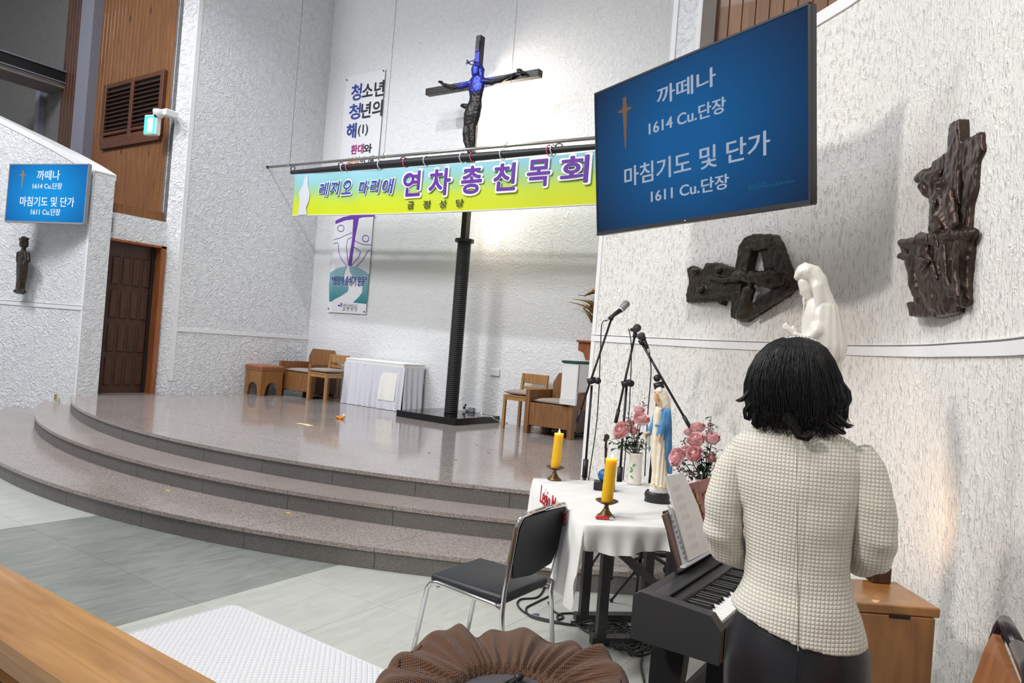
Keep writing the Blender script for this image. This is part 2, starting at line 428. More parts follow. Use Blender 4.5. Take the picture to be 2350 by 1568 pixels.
for x_, y_ in ((XR-.03, 5.93), (XR+.25, 5.803)):
    obj('corner_band', B().box((x_, y_, 5.5), (.045, .04, 6)), MTRIM, rso)
struct(obj('ceiling', B().box((-4, 3.5, ZT+.1), (26, 12, .2)), MTRIM), 'white ceiling high above')
# lintel over the side door, jambs, parapet of planks
li = struct(obj('trim_1', B().box((XL-.22, 5.36, 2.765), (.2, .9, .37)), MW), 'white stucco lintel over the side door')
pa = emptyS('trim_2', 'low parapet of pine planks above the door lintel')
pk = B().box((0, 0, 0), (.02, .098, .14)).mesh('plank'); pk.materials.append(MKNOT)
for i in range(8): o = obj('plank', pk, None, pa); o.location = (XL-.20, 4.98+.1*i+.05, 3.02)
# plank wall above the door, with a louvre
ww = emptyS('wall_planks', 'knotty pine plank wall above the side door')
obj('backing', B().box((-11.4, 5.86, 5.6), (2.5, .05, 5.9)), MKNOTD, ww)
pm = B().box((0, 0, 0), (.106, .03, 5.7), bev=.004).mesh('plank'); pm.materials.append(MKNOT)
for i in range(23): o = obj('plank', pm, None, ww); o.location = (-10.19-.11*i, 5.815, 5.75)
pl = struct(obj('wall_pillar', B().box((-12.72, 5.75, 5.6), (.42, .2, 6)), MPIL), 'narrow bluish plaster pillar beside the plank wall')
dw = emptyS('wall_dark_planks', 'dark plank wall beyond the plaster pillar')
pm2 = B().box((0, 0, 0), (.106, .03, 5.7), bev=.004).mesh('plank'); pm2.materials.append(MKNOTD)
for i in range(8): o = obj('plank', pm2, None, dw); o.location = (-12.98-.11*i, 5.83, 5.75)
struct(obj('wall_shaded', B().box((-16.8, 5.9, 5.6), (6.2, .1, 6)), MGREY), 'pale wall in a shade-grey colour high behind the left wall')
# beam with a black face running out from the shaded wall
g = onY(148, 178, 5.8)
sf = emptyS('trim_3', 'grey soffit with a black edge below the shaded wall')
obj('soffit_panel', B().box((g.x-.32, 4.1, g.z-.16), (.62, 3.5, .06)), MSOF, sf)
obj('black_edge', B().box((g.x-.02, 4.1, g.z), (.05, 3.5, .17)), MBLK, sf)
for dz in (.095, -.10): obj('rim', B().box((g.x, 4.1, g.z+dz), (.07, 3.5, .02)), MPIL, sf)
obj('end_hook', B().tube([(g.x+.02, 5.82, g.z+.12), (g.x+.03, 5.84, g.z-.02), (g.x-.02, 5.84, g.z-.12)], .012, 6), MPIL, sf)
a1, a2 = onY(92, 205, 5.75), onY(75, 320, 5.75)
obj('post', B().box(((a1.x+a2.x)/2, 5.8, (a1.z+a2.z)/2-.3), (.16, .1, abs(a1.z-a2.z)+.6)), MPIL, sf)
# curved nave walls -------------------------------------------------
def spline(pts, n=14):
    P = [Vector((p[0], p[1], 0)) for p in pts]; out = []
    for i in range(len(P)-1):
        a = P[max(0, i-1)]; b_ = P[i]; c = P[i+1]; d = P[min(len(P)-1, i+2)]
        for t in range(n):
            u = t/n
            out.append(.5*((2*b_)+(-a+c)*u+(2*a-5*b_+4*c-d)*u*u+(-a+3*b_-3*c+d)*u**3))
    out.append(P[-1]); return out
def curved_wall(name, pts, side, thick, topz, mat, label, ledge_z, endw=.03):
    C_ = spline(pts); s = [0.0]
    for a, b_ in zip(C_, C_[1:]): s.append(s[-1]+(b_-a).length)
    nor = []
    for i in range(len(C_)):
        t = (C_[min(i+1, len(C_)-1)]-C_[max(0, i-1)]).normalized(); nor.append(Vector((-t.y, t.x, 0))*side)   # points to the room
    def strip(z0f, z1f, off, th, i0=0, i1=None):
        b = B(); idx = range(i0, (i1 or len(C_)))
        rows = []
        for i in idx:
            f = C_[i]+nor[i]*off; r = C_[i]-nor[i]*(th-off)
            z0, z1 = z0f(s[i]), z1f(s[i])
            rows.append([b.bm.verts.new((f.x, f.y, z0)), b.bm.verts.new((f.x, f.y, z1)), b.bm.verts.new((r.x, r.y, z1)), b.bm.verts.new((r.x, r.y, z0))])
        for A, D in zip(rows, rows[1:]):
            for k in range(4): b.bm.faces.new((A[k], A[(k+1) % 4], D[(k+1) % 4], D[k]))
        b.bm.faces.new(rows[0]); b.bm.faces.new(rows[-1]); return b
    wl = struct(obj(name, strip(lambda q: -.05, topz, 0, thick), mat), label)
    obj('cap_band', strip(lambda q: topz(q)-.07, lambda q: topz(q)+.012, .012, thick+.024), MTRIM, wl)
    for dz, h in ((-.025, .012), (0, .05)):
        obj('ledge_band', strip(lambda q: ledge_z+dz-h/2 if h > .02 else ledge_z+.032, lambda q: ledge_z+dz+h/2 if h > .02 else ledge_z+.036, .012 if h > .02 else .016, .03), MTRIM, wl)
    j = next(i for i in range(len(s)) if s[i] > endw)
    obj('corner_band', strip(lambda q: 0, lambda q: topz(q)-.05, .008, .05, 0, j+1), MTRIM, wl)
    return C_, nor, s, wl
LEDGE = 1.675
rp = [onz(x, y, LEDGE+.025) for x, y in ((1359, 770), (1580, 781), (1770, 788), (1947, 795), (2100, 795.5), (2200, 791), (2350, 780))]
rp = [(p.x, p.y) for p in rp] + [(.30, 1.55), (.72, .75), (1.5, .05), (2.8, -.5)]
WR = curved_wall('wall_right', rp, -1, .22, lambda q: 3.41+.17*q, MWR, 'curved stucco wall on the right, its cream tint standing for warm light, carrying the television', LEDGE)
lp = [(XL, 4.69), (-10.6, 4.69), (-11.2, 4.62), (-12.0, 4.40), (-13, 3.95), (-14.2, 3.2)]
WL = curved_wall('wall_left', lp, 1, .27, lambda q: 3.42+.38*q, MW, 'white stucco wall on the left with a sloping top', 1.60)
obj('corner_band', B().box((XL+.004, 4.825, 1.9), (.012, .26, 3.0)), MW, WL[3])
# right plank wall seen over the right wall
wr = emptyS('wall_planks_right', 'brown plank wall above the right wall')
for i in range(20): o = obj('plank', pm, None, wr); o.location = (XR+.43+.11*i, 5.83, 5.75)
obj('post', B().box((XR+.33, 5.8, 5.5), (.12, .06, 6)), MSOF, wr)
# side door ----------------------------------------------------------
dr = emptyS('door_1', 'dark wooden panelled side door')
XD = XL-.26
obj('leaf', B().box((XD, 5.35, 1.51), (.04, .84, 2.16)), MDOOR, dr)
obj('jamb', B().box((XD+.09, 5.76, 1.52), (.2, .07, 2.14)), MJAMB, dr)
obj('jamb', B().box((XD+.09, 5.36, 2.575), (.2, .88, .03)), MJAMB, dr)
rp_ = B().box((0, 0, 0), (.03, .105, .40), bev=.012).mesh('raised_panel'); rp_.materials.append(MDOOR)
for r in range(4):
    for c in range(5):
        o = obj('raised_panel', rp_, None, dr); o.location = (XD+.025, 5.04+.145*c, .76+.47*r)
obj('sill', B().box((XL-.25, 5.38, .43), (.5, .9, .04)), MGRT, dr)
obj('stile', B().box((XD+.03, 5.70, 1.52), (.02, .05, 2.1)), MBLK, dr)
# louvre vent
lv = thing('louvre_vent', 'brown wooden louvre vent set in the pine plank wall', 'vent', (-11.30, 5.79, 4.72))
for cx, wd in ((-.83, .09), (.0, .09), (.83, .09)): obj('frame_stile', B().box((cx, -.02, .02), (wd, .06, .96), bev=.006), MLOUV, lv)
for cz, hh in ((.47, .07), (-.30, .05), (-.45, .18)): obj('frame_rail', B().box((0, -.02, cz), (1.72, .05, hh), bev=.006), MLOUV, lv)
obj('dark_back', B().box((0, 0, .08), (1.66, .01, .74)), MBLK, lv)
sm = B().box((0, 0, 0), (.74, .05, .012)).mesh('slat'); sm.materials.append(MLOUV)
for cx in (-.415, .415):
    for i in range(10):
        o = obj('slat', sm, None, lv); o.location = (cx, -.028, -.24+.068*i); o.rotation_euler = (.6, 0, 0)
# exit sign and camera
e = onY(350, 288, 5.55)
ex = thing('exit_sign', 'small lit green exit sign hanging by the louvre vent', 'sign', e, math.radians(12))
obj('housing', B().box((0, 0, 0), (.24, .09, .29), bev=.01), MWHITE, ex)
obj('lit_face', B().box((0, -.048, 0), (.21, .006, .25)), emis('exit_green', (.05, .8, .35), 1.3), ex)
obj('pictogram', B().box((.01, -.053, -.01), (.10, .004, .2), bev=.001), emis('exit_white', (.9, 1, .95), 1.6), ex)
obj('hanger', B().tube([(0, 0, .14), (0, .2, .22)], .012, 6), MWHITE, ex)
c0 = onY(372, 262, 5.6)
cc = thing('security_camera', 'white dome security camera on a bracket above the exit sign', 'camera', c0)
obj('bracket', B().box((.06, .08, .02), (.12, .2, .1), bev=.012), MWHITE, cc)
obj('dome', B().lathe([(.001, -.07), (.05, -.055), (.075, -.02), (.085, .03), (.08, .05), (.001, .055)], (-.03, -.03, 0)), MWHITE, cc, True)
obj('lens', B().ball((-.03, -.07, -.04), .03), MBLK, cc, True)
s0 = onX(246, 515, XL-.12)
sb = thing('wall_switch_box', 'small grey metal box on the lintel beside the door', 'switch', (XL-.12, s0.y, s0.z))
obj('cover', B().box((.03, 0, 0), (.04, .12, .2), bev=.005), MGREYP, sb); obj('button', B().box((.055, 0, .02), (.01, .03, .03)), MBLK, sb)
# ================================================================ TEXT
def text(body, name, parent, mat, box, y=-.003, bold=0, shear=0.0, space=1.0, res=3, grow=0.0, xf=None):
    """flat lettering fitted into box (x0,x1,z0,z1) of the parent's local x,z plane"""
    cu = bpy.data.curves.new(name, 'FONT'); cu.body = body; cu.size = 1; cu.offset = 0; cu.shear = shear; cu.space_character = space; cu.resolution_u = res
    cu.fill_mode = 'FRONT'
    t = bpy.data.objects.new('tmp', cu); COL.objects.link(t)
    dg = bpy.context.evaluated_depsgraph_get(); dg.update()
    me = bpy.data.meshes.new_from_object(t.evaluated_get(dg)); bpy.data.objects.remove(t)
    me.name = name
    xs = [v.co.x for v in me.vertices]; ys = [v.co.y for v in me.vertices]
    x0, x1, z0, z1 = box; ax, bx, ay, by = min(xs)+grow, max(xs)-grow, min(ys)+grow, max(ys)-grow
    sx, sz = (x1-x0)/(bx-ax), (z1-z0)/(by-ay)
    if bold:                                        # heavier strokes: the glyphs overlaid at small shifts
        bm = bmesh.new(); nd = 8 if bold < .04 else 12
        for k in range(nd):
            a = 2*math.pi*k/nd; q = bmesh.new(); q.from_mesh(me); q.verts.index_update()
            vs = [bm.verts.new(v.co+Vector((bold*math.cos(a), bold*math.sin(a), k*.0004))) for v in q.verts]
            for f in q.faces:
                try: bm.faces.new([vs[v.index] for v in f.verts])
                except ValueError: pass
            q.free()
        bm.to_mesh(me); bm.free()
    for v in me.vertices: v.co = Vector((x0+(v.co.x-ax)*sx, y-v.co.z, z0+(v.co.y-ay)*sz))
    me.materials.clear(); me.materials.append(mat)
    if ' ' in body and '\n' not in body:             # each word a part of its own
        xs = sorted(((min(me.vertices[i].co.x for i in f.vertices), max(me.vertices[i].co.x for i in f.vertices)) for f in me.polygons)); cuts = []; cur = xs[0][1]
        gaps = []
        for a, c in xs:
            if a > cur: gaps.append((a-cur, (a+cur)/2))
            cur = max(cur, c)
        cuts = sorted(c for _, c in sorted(gaps, reverse=True)[:body.count(' ')]); last = None
        for k in range(len(cuts)+1):
            lo, hi = (cuts[k-1] if k else -1e9), (cuts[k] if k < len(cuts) else 1e9)
            bm = bmesh.new(); bm.from_mesh(me)
            bmesh.ops.delete(bm, geom=[v for v in bm.verts if not lo < v.co.x < hi], context='VERTS')
            m2 = bpy.data.meshes.new(name); bm.to_mesh(m2); bm.free(); m2.materials.append(mat)
            last = bpy.data.objects.new(name, m2); COL.objects.link(last); last.parent = parent
            if xf is not None: last.matrix_local = xf
        return last
    o = bpy.data.objects.new(name, me); COL.objects.link(o); o.parent = parent
    if xf is not None: o.matrix_local = xf
    return o
# ================================================================ TELEVISIONS
def screen_mat(name, c0, c1, strength, cx=0, w=1.5, h=.85):
    m, nt, p = nmat(name); v = coords(nt, (1/w*1.5, 0, 1/h*1.15))
    gr = N(nt, 'ShaderNodeTexGradient', gradient_type='SPHERICAL'); nt.links.new(v, gr.inputs[0])
    col = ramp(nt, gr.outputs['Fac'], [(0, c0), (.75, c1)])
    p.inputs['Base Color'].default_value = (.004, .006, .01, 1); p.inputs['Roughness'].default_value = .16; p.inputs['Specular IOR Level'].default_value = .25
    nt.links.new(col, p.inputs['Emission Color']); p.inputs['Emission Strength'].default_value = strength; return m
def television(label, o, yaw, tilt, w, bez, smat, tmat, cmat, extra, wallpt, side):
    fr = Frame(o, yaw, tilt)
    h = w/1.755
    t = thing('television', label, 'television', M=fr.M)
    obj('casing', B().box((0, .03, 0), (w, .045, h), bev=.006), bez, t)
    obj('bezel', B().box((0, .004, h/2-.006), (w, .012, .012)).box((0, .004, -h/2+.011), (w, .014, .022)).box((-w/2+.006, .004, 0), (.012, .012, h)).box((w/2-.006, .004, 0), (.012, .012, h)), bez, t)
    sc = obj('screen', B().box((0, .0075, .004), (w-.02, .01, h-.034)), smat, t)
    obj('rear_housing', B().box((0, .085, -.06), (w*.62, .07, h*.55), bev=.01), MBLK, t)
    I = fr.I
    wp = I @ Vector(wallpt)
    obj('wall_arm', B().tube([(0, .1, 0), (wp.x*.5+.06, wp.y*.55+.05, wp.z*.5), (wp.x, wp.y, wp.z)], .022, 8).box((0, .12, 0), (.4, .02, .3)), MBLKM, t)
    W, H = w, h
    def T(body, n, x0, x1, z0, z1, **k): return text(body, n, sc, tmat, (x0*W, x1*W, z0*H, z1*H), y=.0015, **k)
    return t, sc, fr, T, W, H
def glow(name, c, st):
    m = emis(name, c, st); q = m.node_tree.nodes['Principled BSDF']; q.inputs['Base Color'].default_value = (.004, .006, .01, 1); q.inputs['Roughness'].default_value = .2; q.inputs['Specular IOR Level'].default_value = .25; return m
EW = glow('screen_white', (.40, .46, .58), .78); EWL = glow('screen_white_bright', (.85, .93, 1), .85)
EGC = glow('screen_gold', (.20, .105, .05), .75); EGCL = glow('screen_gold_left', (.34, .25, .15), .8)
ETINY = glow('screen_faint', (.03, .20, .33), .55)
SR = screen_mat('screen_blue_right', (.0, .018, .065), (.0, .105, .32), .75)
SL = screen_mat('screen_blue_left', (.0, .10, .40), (.0, .36, .92), .75)
def cross_shape(sc, W, H, m, cx, ct, cb, cw, armz):
    c = B().prism([(cx-.008, ct), (cx+.008, ct), (cx+.012, armz+.012), (cx+cw, armz), (cx+.012, armz-.018), (cx+.003, cb), (cx-.003, cb), (cx-.012, armz-.018), (cx-cw, armz), (cx-.012, armz+.012)], .0005, .0018)
    for v in c.bm.verts: v.co.x *= W; v.co.z *= H
    obj('gold_cross', c, m, sc)
ctr = Vector((-1.558, 3.911, 2.807))
tv, sc, fr, T, W, H = television('large television with blue song slide on the curved right wall', ctr, -.436, .122, 1.66, plain('tv_frame', (.03, .03, .034), .35), SR, EW, EGC, True, (-1.45, 4.22, 2.78), 1)
def pxn(x, y): p = fr.px(x, y); return p.x/W, p.z/H
def TB(body, n, l, r, tm, bm_, bold, **k):
    """box from pixel points: left-mid, right-mid, top, bottom"""
    (x0, a), (x1, b_) = pxn(*l), pxn(*r); z1 = pxn(*tm)[1]; z0 = pxn(*bm_)[1]
    return T(body, n, x0, x1, z0, z1, bold=bold, **k)
TB('까떼나', 'slide_text', (1508, 230), (1642, 190), (1640, 152), (1510, 243), .012)
TB('1614 Cu.단장', 'slide_text', (1489, 290), (1665, 245), (1664, 221), (1490, 311), .018)
TB('마침기도 및 단가', 'slide_text', (1433, 400), (1766, 330), (1764, 298), (1434, 430), .012)
TB('1611 Cu.단장', 'slide_text', (1494, 445), (1672, 420), (1671, 398), (1494, 466), .018)
a, b_ = pxn(1717, 432), pxn(1823, 425)
text('Windows 정품 인증\n[설정]으로 이동하여 Windows를 정품 인증합니다.', 'slide_footnote', sc, ETINY, (a[0]*W, b_[0]*W, a[1]*H-.014, a[1]*H+.018), y=.0015, res=1)
(cx, ct), (_, cb), (_, az) = pxn(1433, 223), pxn(1433, 342), pxn(1433, 252)
cross_shape(sc, W, H, EGC, cx, ct, cb, .045, az)
obj('status_light', B().box((0, -.004, -H/2+.012), (.012, .004, .004)), MWHITE, tv)
cl = Vector((0, 0, EYE)) + (Vector((-10.999, 4.545, 3.144))-CAM)*.9655
tv2, sc, fr, T, W, H = television('bright blue television on the left white wall above a small statue', cl, .288, -.007, 1.40, plain('tv_frame_grey', (.28, .28, .3), .4), SL, EWL, EGCL, False, (-10.75, 4.7, 3.05), 1)
TB('까떼나', 'slide_text', (85, 403), (137, 403), (110, 391), (110, 413), .012)
TB('1614 Cu.단장', 'slide_text', (75, 427), (142, 428), (110, 420), (110, 434), .016)
TB('마침기도 및 단가', 'slide_text', (46, 461), (170, 466), (110, 452), (110, 474), .014)
TB('1611 Cu.단장', 'slide_text', (71, 485), (138, 487), (105, 479), (105, 494), .016)
(cx, ct), (_, cb), (_, az) = pxn(53, 391), pxn(50, 434), pxn(53, 401)
cross_shape(sc, W, H, EGCL, cx, ct, cb, .05, az)
# ================================================================ LONG HANGING POSTER
PZ0, PZ1 = 1.88, 5.93; PX0, PX1 = -9.53, -8.61
po = thing('wall_banner', 'tall white hanging poster with blue lettering and a purple cross emblem', 'poster', ((PX0+PX1)/2, YB-.02, PZ0))
pw = (PX1-PX0)/2
shm = plain('poster_sheet', (.80, .80, .83), .35, var=.01)
obj('sheet', B().grid(6, 30, lambda u, v: Vector((-pw+2*pw*u, -.006-.003*math.sin(v*23), (PZ1-PZ0)*v))), shm, po, True)
pf = Frame(((PX0+PX1)/2, YB-.03, PZ0), 0)
def PT(body, m, l, r, t_, b2, bold=.02, **k):
    x0 = pf.px(*l).x; x1 = pf.px(*r).x; z1 = pf.px(*t_).z; z0 = pf.px(*b2).z
    return text(body, 'lettering', po, m, (x0, x1, z0, z1), y=-.012, bold=bold, **k)
MIB = plain('ink_blue', (.02, .05, .32), .5); MIK = plain('ink_black', (.015, .015, .03), .5); MIM = plain('ink_magenta', (.45, .02, .22), .5); MIO = plain('ink_orange', (.65, .22, .08), .5)
MIP = plain('ink_purple', (.16, .04, .42), .5); MITL = plain('ink_teal', (.10, .36, .42), .5); MIG = plain('ink_grey', (.12, .12, .16), .5)
PT('청', MIB, (807, 212), (829, 212), (818, 194), (818, 230)); PT('소년', MIK, (832, 206), (881, 202), (860, 188), (860, 222))
PT('청', MIB, (802, 256), (827, 256), (815, 239), (815, 273)); PT('년의', MIK, (830, 250), (877, 246), (855, 233), (855, 268))
PT('해', MIB, (796, 301), (817, 300), (806, 284), (806, 317)); PT('(1)', MIK, (822, 300), (844, 298), (834, 286), (834, 312), .01)
PT('환대', MIM, (806, 342), (834, 342), (820, 332), (820, 353)); PT('와', MIK, (835, 341), (853, 341), (845, 331), (845, 351))
PT('경청', MIO, (798, 371), (824, 371), (810, 361), (810, 382)); PT('의 해', MIK, (826, 369), (857, 368), (842, 359), (842, 380))
MITG = nmat('ink_teal_fade'); _m, _nt, _p = MITG
_tc = N(_nt, 'ShaderNodeTexCoord'); _sp = N(_nt, 'ShaderNodeSeparateXYZ'); _nt.links.new(_tc.outputs['Object'], _sp.inputs[0])
_nt.links.new(ramp(_nt, math_(_nt, 'DIVIDE', _sp.outputs[2], 1.0), [(.2, (.02, .22, .25)), (.75, (.27, .47, .55))]), _p.inputs['Base Color'])
def ppoly(name, pts, m, y=-.011, z=(.1594, 740, 480)):
    k, ox, oy = z
    P = [pf.px(ox+a*k, oy+b_*k) for a, b_ in pts]
    obj(name, B().prism([(p.x, p.z) for p in P], y-.001, y), m, po)
def pline(pts, m, wd=.005, closed=False):
    P = [pf.px(740+a*.1594, 480+b_*.1594) for a, b_ in pts]
    obj('drawn_line', B().tube([(p.x, -.0105, p.z) for p in P], wd, 4, closed=closed, flat=1), m, po)
ppoly('purple_cross', [(190, 165), (300, 115), (420, 90), (753, 84), (753, 107), (590, 115), (525, 130), (470, 420), (412, 815), (368, 815), (430, 420), (445, 145), (330, 160), (186, 215)], MIP)
for c in ((265, 278), (622, 425)): pline([(c[0]+47*math.cos(q*.5236), c[1]+47*math.sin(q*.5236)) for q in range(12)], MIP, .007, True)
pline([(165, 440), (240, 420), (340, 375), (428, 340)], MIP, .005); pline([(155, 500), (215, 482), (228, 510), (232, 610), (270, 720), (350, 820)], MIP)
pline([(425, 405), (360, 440), (343, 540), (355, 670), (370, 780)], MIP); pline([(465, 455), (540, 495), (610, 512), (712, 516)], MIP, .005)
pline([(445, 540), (500, 575), (548, 620), (520, 690), (415, 815)], MIP); pline([(706, 593), (650, 605), (620, 660), (570, 745), (480, 830)], MIP)
ppoly('teal_hill', [(110, 915), (230, 845), (350, 822), (318, 900), (305, 980), (330, 1060), (378, 1130), (360, 1190), (260, 1255), (170, 1300), (130, 1332), (97, 1330), (97, 1100)], _m)
ppoly('teal_hill', [(384, 820), (500, 838), (600, 890), (668, 940), (650, 1180), (632, 1366), (440, 1345), (520, 1270), (572, 1200), (575, 1130), (540, 1060), (440, 975), (395, 900)], _m)
PT('"성령의 숨쉬기 운동"', shm, (762, 643), (842, 643), (800, 634), (800, 656), .05, grow=.03, xf=Matrix.Translation((0, .0015, 0)))
PT('"성령의 숨쉬기 운동"', MIB, (762, 643), (842, 643), (800, 634), (800, 656), .02, xf=Matrix.Translation((0, -.004, 0)))
PT('천주교부산교구', MIG, (787, 703), (820, 703), (803, 698), (803, 707), 0, res=1); PT('금 정 성 당', MIG, (786, 710), (820, 710), (803, 706), (803, 714), 0, res=1)
ppoly('diocese_mark', [(220, 1388), (240, 1372), (255, 1388), (240, 1405)], MIB); ppoly('diocese_mark', [(262, 1352), (284, 1352), (280, 1385), (262, 1380)], MIM); ppoly('diocese_mark', [(250, 1395), (280, 1385), (270, 1412)], MIB)
for x_, z_ in ((-pw+.03, .06), (pw-.03, .04), (-pw+.03, PZ1-PZ0-.06), (pw-.03, PZ1-PZ0-.03)): obj('pin', B().ball((x_, -.02, z_), .012, 8), MBLKM, po)
# ================================================================ BANNER ON ITS RODS
YR = 7.34
pA, pB = onY(612, 384, YR), onY(1365, 317, YR); dzx = (pB.z-pA.z)/(pB.x-pA.x)
def rodz(x): return pA.z+(x-pA.x)*dzx
XE = -3.0
rd = thing('hanging_rod', 'long steel rod hung on wires above the event banner', 'rod', (pA.x, YR, pA.z))
obj('pipe', B().tube([(0, 0, 0), (XE-pA.x, 0, rodz(XE)-pA.z)], .021, 10), MSTEEL, rd, True)
obj('end_cap', B().tube([(-.015, 0, 0), (.03, 0, 0)], .025, 10), MBLK, rd)
for px in (667, 882, 1160): 
    q = onY(px, 350, YR); x_ = q.x-pA.x; z_ = rodz(q.x)-pA.z
    obj('clamp', B().tube([(x_-.02, 0, z_), (x_+.02, 0, z_)], .028, 8).box((x_, 0, z_+.04), (.02, .02, .04)), MSTEEL, rd)
    obj('wire', B().tube([(x_, 0, z_+.03), (x_, 0, ZT-pA.z)], .003, 5), MBLKM, rd)
bA, bB = onY(669, 396, YR-.02), onY(1366, 337, YR-.02)
bp = thing('banner_pole', 'black pole tied under the steel rod, holding the banner', 'pole', bA)
def polz(x): t = (x-bA.x)/(XE-bA.x); return bA.z+(bB.z-bA.z)/(bB.x-bA.x)*(x-bA.x)
n = 24; pp = [(bA.x+(XE-bA.x)*i/n) for i in range(n+1)]
obj('shaft', B().tube([(x-bA.x, 0, polz(x)-bA.z) for x in pp], [.03+.028*math.sin(math.pi*min(1, i/n*1.15)) for i in range(n+1)], 10), MBLK, bp, True)
for px in (673, 783, 926, 1083, 1284):
    q = onY(px, 380-(px-673)*.088, YR-.01); zr = rodz(q.x)
    rg = tag(obj('hook_ring', B().tube([(q.x+.045*math.cos(k*math.pi/6), YR-.01+.01*math.sin(k), zr-.075+.045*math.sin(k*math.pi/6)) for k in range(12)], .008, 6, closed=True), MBLKM), 'black metal ring hanging from the steel rod', 'ring', 'rings on the steel rod')
ties = ((790, 1), (802, 0), (875, 1), (933, 0), (980, 1), (1063, 1), (1087, 0), (1155, 1), (1262, 0), (1271, 1))
MPINK = plain('pink_tape', (.75, .12, .25), .5)
for px, wht in ties:
    q = onY(px, 380-(px-673)*.085, YR-.02); zc = polz(q.x)
    obj('tie', B().tube([(q.x-bA.x+.008*math.sin(k), .062*math.cos(k*math.pi/5), zc-bA.z+.066*math.sin(k*math.pi/5)) for k in range(10)], .007, 5, closed=True), MWHITE if wht else MPINK, bp)
# banner cloth
m, nt, p = nmat('banner_print'); tc = N(nt, 'ShaderNodeTexCoord'); sp = N(nt, 'ShaderNodeSeparateXYZ'); nt.links.new(tc.outputs['Object'], sp.inputs[0])
hz = noise(nt, tc.outputs['Object'], 1.3, 2)
LBt, LBb = onY(678, 399, YR-.03), onY(670, 495, YR-.03); RBb = onY(1365, 466, YR-.03)
slope = (RBb.z-LBb.z)/(RBb.x-LBb.x)
f = math_(nt, 'ADD', math_(nt, 'SUBTRACT', sp.outputs[2], math_(nt, 'MULTIPLY', sp.outputs[0], slope)), math_(nt, 'MULTIPLY', math_(nt, 'SUBTRACT', hz, .5), .25))
nt.links.new(ramp(nt, f, [(.04, (.60, .66, .0)), (.20, (.54, .66, .02)), (.34, (.33, .56, .22)), (.50, (.26, .54, .58)), (.80, (.33, .60, .76))]), p.inputs['Base Color']); p.inputs['Roughness'].default_value = .6
MBAN = m
LBt, LBb = onY(678, 399, YR-.03), onY(670, 495, YR-.03); RBb = onY(1365, 466, YR-.03)
bx0 = LBt.x; 
bn = thing('event_banner', 'long blue and yellow cloth banner with purple lettering before the cross', 'banner', (bx0, YR-.03, LBb.z))
slope = (RBb.z-LBb.z)/(RBb.x-LBb.x)
def bzt(x): return polz(x)-.04-.035*math.sin(max(0, (x-bx0)/(XE-bx0))*math.pi)-LBb.z
def bzb(x): return slope*(x-bx0)-.04*math.sin(max(0, (x-bx0)/(XE-bx0))*math.pi)
def bfn(u, v):
    x = bx0+(XE-bx0)*u; y = .007*math.sin(x*6+v*3)*(.3+v)
    return Vector((x-bx0, y, bzb(x)*(1-v)+bzt(x)*v))
obj('cloth', B().grid(90, 10, bfn), MBAN, bn, True)
obj('hem', B().tube([(bfn(u/60, 0)+Vector((0, -.004, 0))) for u in range(61)], .009, 4), MWHITE, bn)
bf = Frame((bx0, YR-.03, LBb.z), 0)
def BT(body, m, l, r, t_, b2, bold, y, **k):
    return text(body, 'lettering', bn, m, (bf.px(*l).x, bf.px(*r).x, bf.px(*b2).z, bf.px(*t_).z), y=y, bold=bold, **k)
MIPU = plain('banner_purple', (.11, .008, .30), .5); MIBL = plain('banner_blue', (.03, .04, .38), .5); MIDG = plain('banner_dark', (.03, .05, .03), .5); MOUT = plain('banner_white', (.85, .85, .9), .5)
# glyph boxes: (char, left, right, top, bottom) in photo pixels
for ch, l, r, t_, b2 in (('연', 928, 966, 395, 450), ('차', 988, 1035, 389, 448), ('총', 1062, 1107, 383, 444), ('친', 1136, 1184, 377, 437), ('목', 1213, 1263, 368, 427), ('회', 1290, 1351, 360, 420)):
    c = ((l+r)/2, (t_+b2)/2)
    BT(ch, MOUT, (l, c[1]), (r, c[1]), (c[0], t_), (c[0], b2), .055, -.014, grow=.035); BT(ch, MIPU, (l, c[1]), (r, c[1]), (c[0], t_), (c[0], b2), .022, -.021)
for ch, l, r, t_, b2 in (('레', 735, 756, 420, 450), ('지', 760, 782, 417, 448), ('오', 786, 808, 415, 446), ('마', 826, 846, 416, 446), ('리', 852, 874, 413, 443), ('애', 880, 906, 411, 445)):
    c = ((l+r)/2, (t_+b2)/2)
    BT(ch, MOUT, (l, c[1]), (r, c[1]), (c[0], t_), (c[0], b2), .045, -.014, shear=.15, grow=.03); BT(ch, MIBL, (l, c[1]), (r, c[1]), (c[0], t_), (c[0], b2), .012, -.020, shear=.15)
for ch, l, r, t_, b2 in (('금', 937, 951, 463, 480), ('정', 973, 988, 461, 479), ('성', 1010, 1024, 460, 478), ('당', 1048, 1065, 458, 475)):
    c = ((l+r)/2, (t_+b2)/2); BT(ch, MIDG, (l, c[1]), (r, c[1]), (c[0], t_), (c[0], b2), .022, -.014)
fig = [(705, 402), (709, 412), (708, 425), (713, 445), (710, 462), (704, 478), (706, 493), (685, 494), (688, 475), (690, 455), (687, 445), (697, 425), (700, 412)]
P = [bf.px(*q) for q in fig]; obj('printed_figure', B().prism([(q.x, q.z) for q in P], -.016, -.014), plain('printed_white', (.62, .62, .68), .6), bn)
